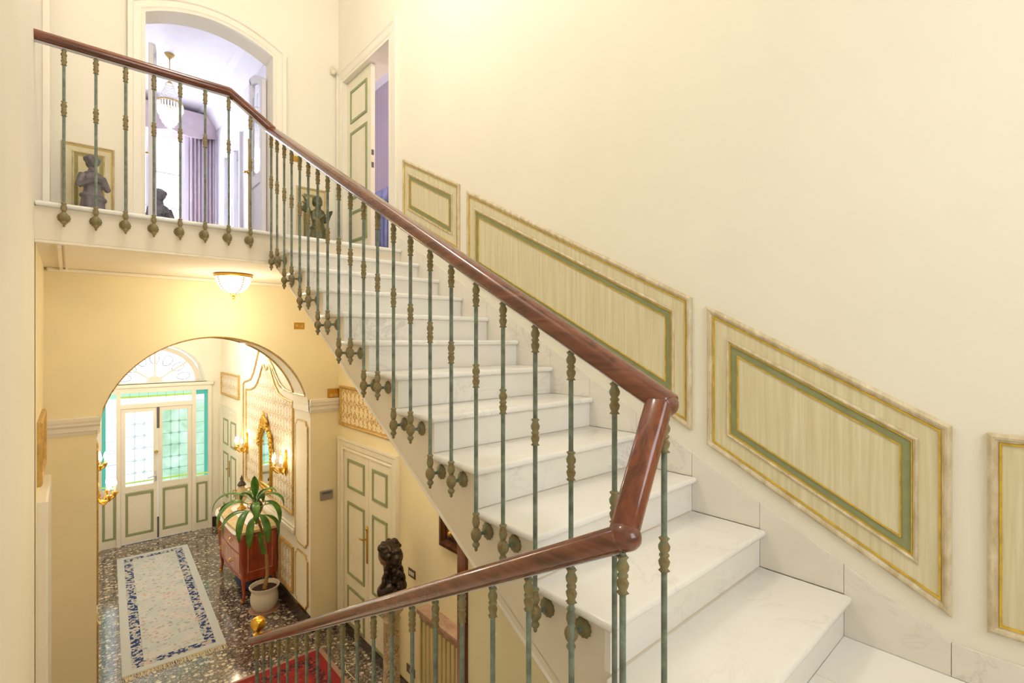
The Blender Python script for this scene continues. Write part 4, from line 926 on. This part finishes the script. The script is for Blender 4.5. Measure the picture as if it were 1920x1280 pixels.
# ================================================================ bronze figures on the landing
def figure(x, y, H, mat, label, wings, az, arms):
    t = thing('bronze_figure', label, 'statue', (x, y, ZL), 'bronze figures on the landing')
    ca, sa = math.cos(az), math.sin(az)
    def q(px, py, pz): return (x+(px*ca-py*sa)*H, y+(px*sa+py*ca)*H, ZL+.02+pz*H)
    b = BM()
    def bl(px, py, pz, a, c, e): ball(b, q(px, py, pz), H, a, c, e, 14, 10, Matrix.Rotation(az, 3, 'Z'))
    lathe(b, [(r*H, ZL+.02+zz*H) for r, zz in ((.15, .02), (.145, .10), (.13, .25), (.115, .40), (.095, .50), (.086, .57), (.10, .64), (.108, .70), (.085, .76), (.045, .79), (.04, .83))], (x, y, 0), seg=26, ripple=.05, nrip=9)
    bl(0, .01, .48, .13, .11, .05); bl(.035, -.03, .44, .10, .10, .05)
    bl(0, 0, .90, .062, .068, .082); bl(0, -.064, .885, .014, .018, .02); bl(0, -.05, .855, .03, .025, .02)
    for s in (-1, 1): bl(s*.024, -.056, .91, .013, .011, .009); bl(s*.062, .005, .895, .012, .02, .024)
    for s, (ex, ey, ez), (hx, hy, hz) in ((-1,)+arms[0], (1,)+arms[1]):
        tube(b, [q(s*.095, 0, .735), q(ex, ey, ez)], [.042*H, .034*H], 10); tube(b, [q(ex, ey, ez), q(hx, hy, hz)], [.036*H, .024*H], 10); bl(hx, hy, hz, .03, .03, .034)
        for k in range(4): tube(b, [q(hx-.02+.013*k, hy-.012, hz), q(hx-s*.02-.012+.011*k, hy-.04, hz+.03)], .008*H, 6)
    for k in range(0 if wings else 8): a = 2*PI*k/8; bl(.062*math.cos(a), .012+.062*math.sin(a), .935, .03, .03, .03)
    bl(0, .018, .945, .074, .074, .052); bl(0, .06, .90, .05, .04, .07)
    sculpt('body', b, mat, t, .006*H/.7, 3)
    if wings:
        for s in (-1, 1):
            b = BM()
            for k in range(5):
                f0 = q(s*.04, .08, .66+.012*k); f1 = q(s*(.12+.03*k), .12, .86-.04*k+.04); f2 = q(s*(.20+.015*k), .14, .98-.11*k)
                tube(b, [f0, f1, f2], [.018*H, .022*H, .007*H], 8)
            sculpt('wing', b, mat, t, .006, 2)
    b = BM(); lathe(b, [(.19*H, ZL), (.19*H, ZL+.03), (.17*H, ZL+.035)], (x, y, 0), seg=24); obj('plinth', b, mat, t)
    return t
figure(.150, 5.34, .665, 'bronze_grey', 'grey bronze girl in a bonnet with folded hands, standing on the landing', False, .35, (((-.155, -.02, .58), (-.03, -.11, .66)), ((.155, -.02, .58), (.03, -.11, .66))))
figure(1.990, 5.34, .68, 'bronze_green', 'green bronze winged figure standing at the landing corner', True, .55, (((-.13, -.03, .58), (-.05, -.12, .66)), ((.15, -.03, .60), (.17, -.10, .76))))
figure(.790, 7.0, .90, 'bronze_grey', 'dark figure silhouetted against the bright window beyond the arched doorway', False, .2, (((-.14, -.02, .58), (-.04, -.11, .62)), ((.15, -.02, .58), (.05, -.11, .64))))

# ================================================================ room beyond the arched doorway
wn = sempty('window_2', 'tall white window with bright panes in the room beyond the arch')
for x0, x1 in ((.45, .51), (.935, .995), (1.40, 1.46)): obj('frame_post', box(BM(), x0, x1, 9.93, 9.99, ZL+.12, 3.46), 'room_white', wn)
for z0, z1 in ((ZL+.12, ZL+.19), (2.175, 2.205), (2.745, 2.775), (3.34, 3.46)): obj('frame_rail', box(BM(), .51, 1.40, 9.935, 9.985, z0, z1), 'room_white', wn)
for x0, x1 in ((.51, .935), (.995, 1.40)):
    for z0, z1 in ((ZL+.19, 2.175), (2.205, 2.745), (2.775, 3.34)): obj('glass_pane', box(BM(), x0, x1, 9.955, 9.962, z0, z1), 'glass_day', wn)
def curtain(x0, x1, label):
    b = BM(); n = 60; A = []; B = []
    for k in range(n+1):
        x = x0+(x1-x0)*k/n; y = 9.74+.03*math.sin(k*PI*14/n); A.append(b.verts.new((x, y, ZL+.02))); B.append(b.verts.new((x, y, 3.45)))
    for k in range(n): b.faces.new((A[k], A[k+1], B[k+1], B[k]))
    o = obj('curtain', b, 'curtain', None, True); m = o.modifiers.new('t', 'SOLIDIFY'); m.thickness = .006; tag(o, label, 'curtain', 'curtains of the tall window')
curtain(1.49, 1.87, 'pleated lilac curtain at the far corner of the room beyond the arch'); curtain(.02, .40, 'pleated lilac curtain on the hidden side of the tall window')
b = BM(); n = 24
pl = [(-.02+1.90*k/n) for k in range(n+1)]
A = [b.verts.new((x, 9.66, 3.42-.07*abs(math.sin(PI*(x-.0)/.62)))) for x in pl]; B = [b.verts.new((x, 9.66, 3.78)) for x in pl]; C_ = [b.verts.new((x, 9.88, 3.78)) for x in pl]
for k in range(n): b.faces.new((A[k], A[k+1], B[k+1], B[k])); b.faces.new((B[k], B[k+1], C_[k+1], C_[k]))
o = obj('pelmet', b, 'curtain', None, True); m = o.modifiers.new('t', 'SOLIDIFY'); m.thickness = .012; tag(o, 'scalloped lilac pelmet over the tall window', 'pelmet')
d = sempty('door_6', 'white panelled door in the side wall of the room beyond the arch')
fW = lambda a, b_, h: (1.898-h, a, b_)
casing([(8.15, ZL), (8.15, 2.93), (9.05, 2.93), (9.05, ZL)], fW, .11, d, 'room_white', .04); lf = leafdoor(d, fW, 8.60, 9.045, ZL+.01, 2.92, [(1.0, 1.5), (1.6, 2.1), (2.2, 2.8)], -.05, -.01, 'room_white', 'room_white')
# chandeliers: one in the room above, one high in the vestibule behind the arch
def chandelier(HX, HY, HZ, label, D, power):
  t = thing('chandelier', label, 'chandelier', (HX, HY, HZ), 'crystal basket chandeliers')
  D = D
  b = BM(); lathe(b, [(.06, HZ), (.05, HZ-.02), (.015, HZ-.06), (.006, HZ-.08), (.006, (3.50+D)), (.02, (3.49+D)), (.045, (3.455+D)), (.05, (3.45+D))], (HX, HY, 0), seg=14); obj('canopy', b, 'gilt_dark', t, True)
  b = BM(); tube(b, [(HX+.15*math.cos(a), HY+.15*math.sin(a), (3.20+D)) for a in [2*PI*k/24 for k in range(25)]], .010, 6); obj('hoop', b, 'gilt_dark', t)
  b = BM()
  for k in range(24):
      a = 2*PI*k/24
      for s in range(9): r = .045+(.148-.045)*(s/8)**1.4; ball(b, (HX+r*math.cos(a), HY+r*math.sin(a), (3.45+D)-.25*s/8), .0065, u=5, v=4)
  o = obj('crystal_strands', b, 'crystal', t); o['kind'] = 'stuff'
  b = BM()
  for j, (r, zt, L_) in enumerate(((.150, (3.19+D), .10), (.128, (3.13+D), .10), (.104, (3.07+D), .10), (.078, (3.02+D), .10), (.05, (2.97+D), .09), (.02, (2.92+D), .06))):
      n = max(5, int(r*190))
      for k in range(n):
          a = 2*PI*k/n+j*.1; lathe(b, [(.001, zt-L_), (.011, zt-L_*.82), (.010, zt-L_*.2), (.001, zt)], (HX+r*math.cos(a), HY+r*math.sin(a), 0), seg=5)
  o = obj('crystal_drops', b, 'crystal_lit', t); o['kind'] = 'stuff'
  point('chandelier_light', (HX, HY, G+(2.75+D)), power, (1, .94, .86), .12)
chandelier(1.022, 8.09, 3.86, 'crystal basket chandelier hanging in the room beyond the arch', 0, 9)
chandelier(1.09, 7.9, .56, 'crystal basket chandelier hidden high in the vestibule behind the archway', -2.76, 48)
# curtain in the lilac bedroom
b = BM(); n = 70; A = []; B = []
for k in range(n+1): y = 4.9+1.9*k/n; x = 3.38+.03*math.sin(k*1.5); A.append(b.verts.new((x, y, ZL+.02))); B.append(b.verts.new((x, y, 2.0)))
for k in range(n): b.faces.new((A[k], A[k+1], B[k+1], B[k]))
o = obj('blue_curtain', b, 'curtain_blue', None, True); m = o.modifiers.new('t', 'SOLIDIFY'); m.thickness = .006; tag(o, 'blue striped drape seen through the half open landing door', 'curtain')
b = BM(); pl = [4.9+1.9*k/n for k in range(n+1)]
A = [b.verts.new((3.30+.01*math.sin(y*30), y, 1.93-.05*abs(math.sin(y*5)))) for y in pl]; B = [b.verts.new((3.33, y, 2.14)) for y in pl]
for k in range(n): b.faces.new((A[k], A[k+1], B[k+1], B[k]))
o = obj('blue_valance', b, 'curtain_blue', None, True); m = o.modifiers.new('t', 'SOLIDIFY'); m.thickness = .008; tag(o, 'blue valance above the striped drape in the lilac room', 'valance')
# left wall casing at landing level
struct('trim_5', box(BM(), XW, XW+.045, 5.30, 5.50, ZL, ZC-.3, .006), 'white_paint')
# window behind the viewer, source of the stair daylight
wn = sempty('window_3', 'tall window of the half landing')
for x0, x1 in ((.33, .39), (1.05, 1.11), (1.77, 1.83)): obj('frame_post', box(BM(), x0, x1, -1.80, -1.74, .15, 2.35), 'white_paint', wn)
for z0, z1 in ((.15, .22), (1.2, 1.25), (2.28, 2.35)): obj('frame_rail', box(BM(), .39, 1.77, -1.795, -1.745, z0, z1), 'white_paint', wn)
for x0, x1 in ((.39, 1.05), (1.11, 1.77)): obj('glass_pane', box(BM(), x0, x1, -1.772, -1.766, .22, 2.28), 'glass_stair', wn)
wn = sempty('added_window', 'added glowing window, out of view in the lilac room')  # glowing pane added on the closed near wall to brighten the lilac room
obj('glass_pane', box(BM(), 2.90, 3.40, 3.61, 3.615, 1.5, 3.1), 'glass_bedroom_fill', wn)
for x0, x1, z0, z1 in ((2.84, 2.90, 1.44, 3.16), (3.40, 3.44, 1.44, 3.16), (2.90, 3.40, 1.44, 1.5), (2.90, 3.40, 3.1, 3.16)): obj('frame', box(BM(), x0, x1, 3.602, 3.65, z0, z1), 'white_paint', wn)
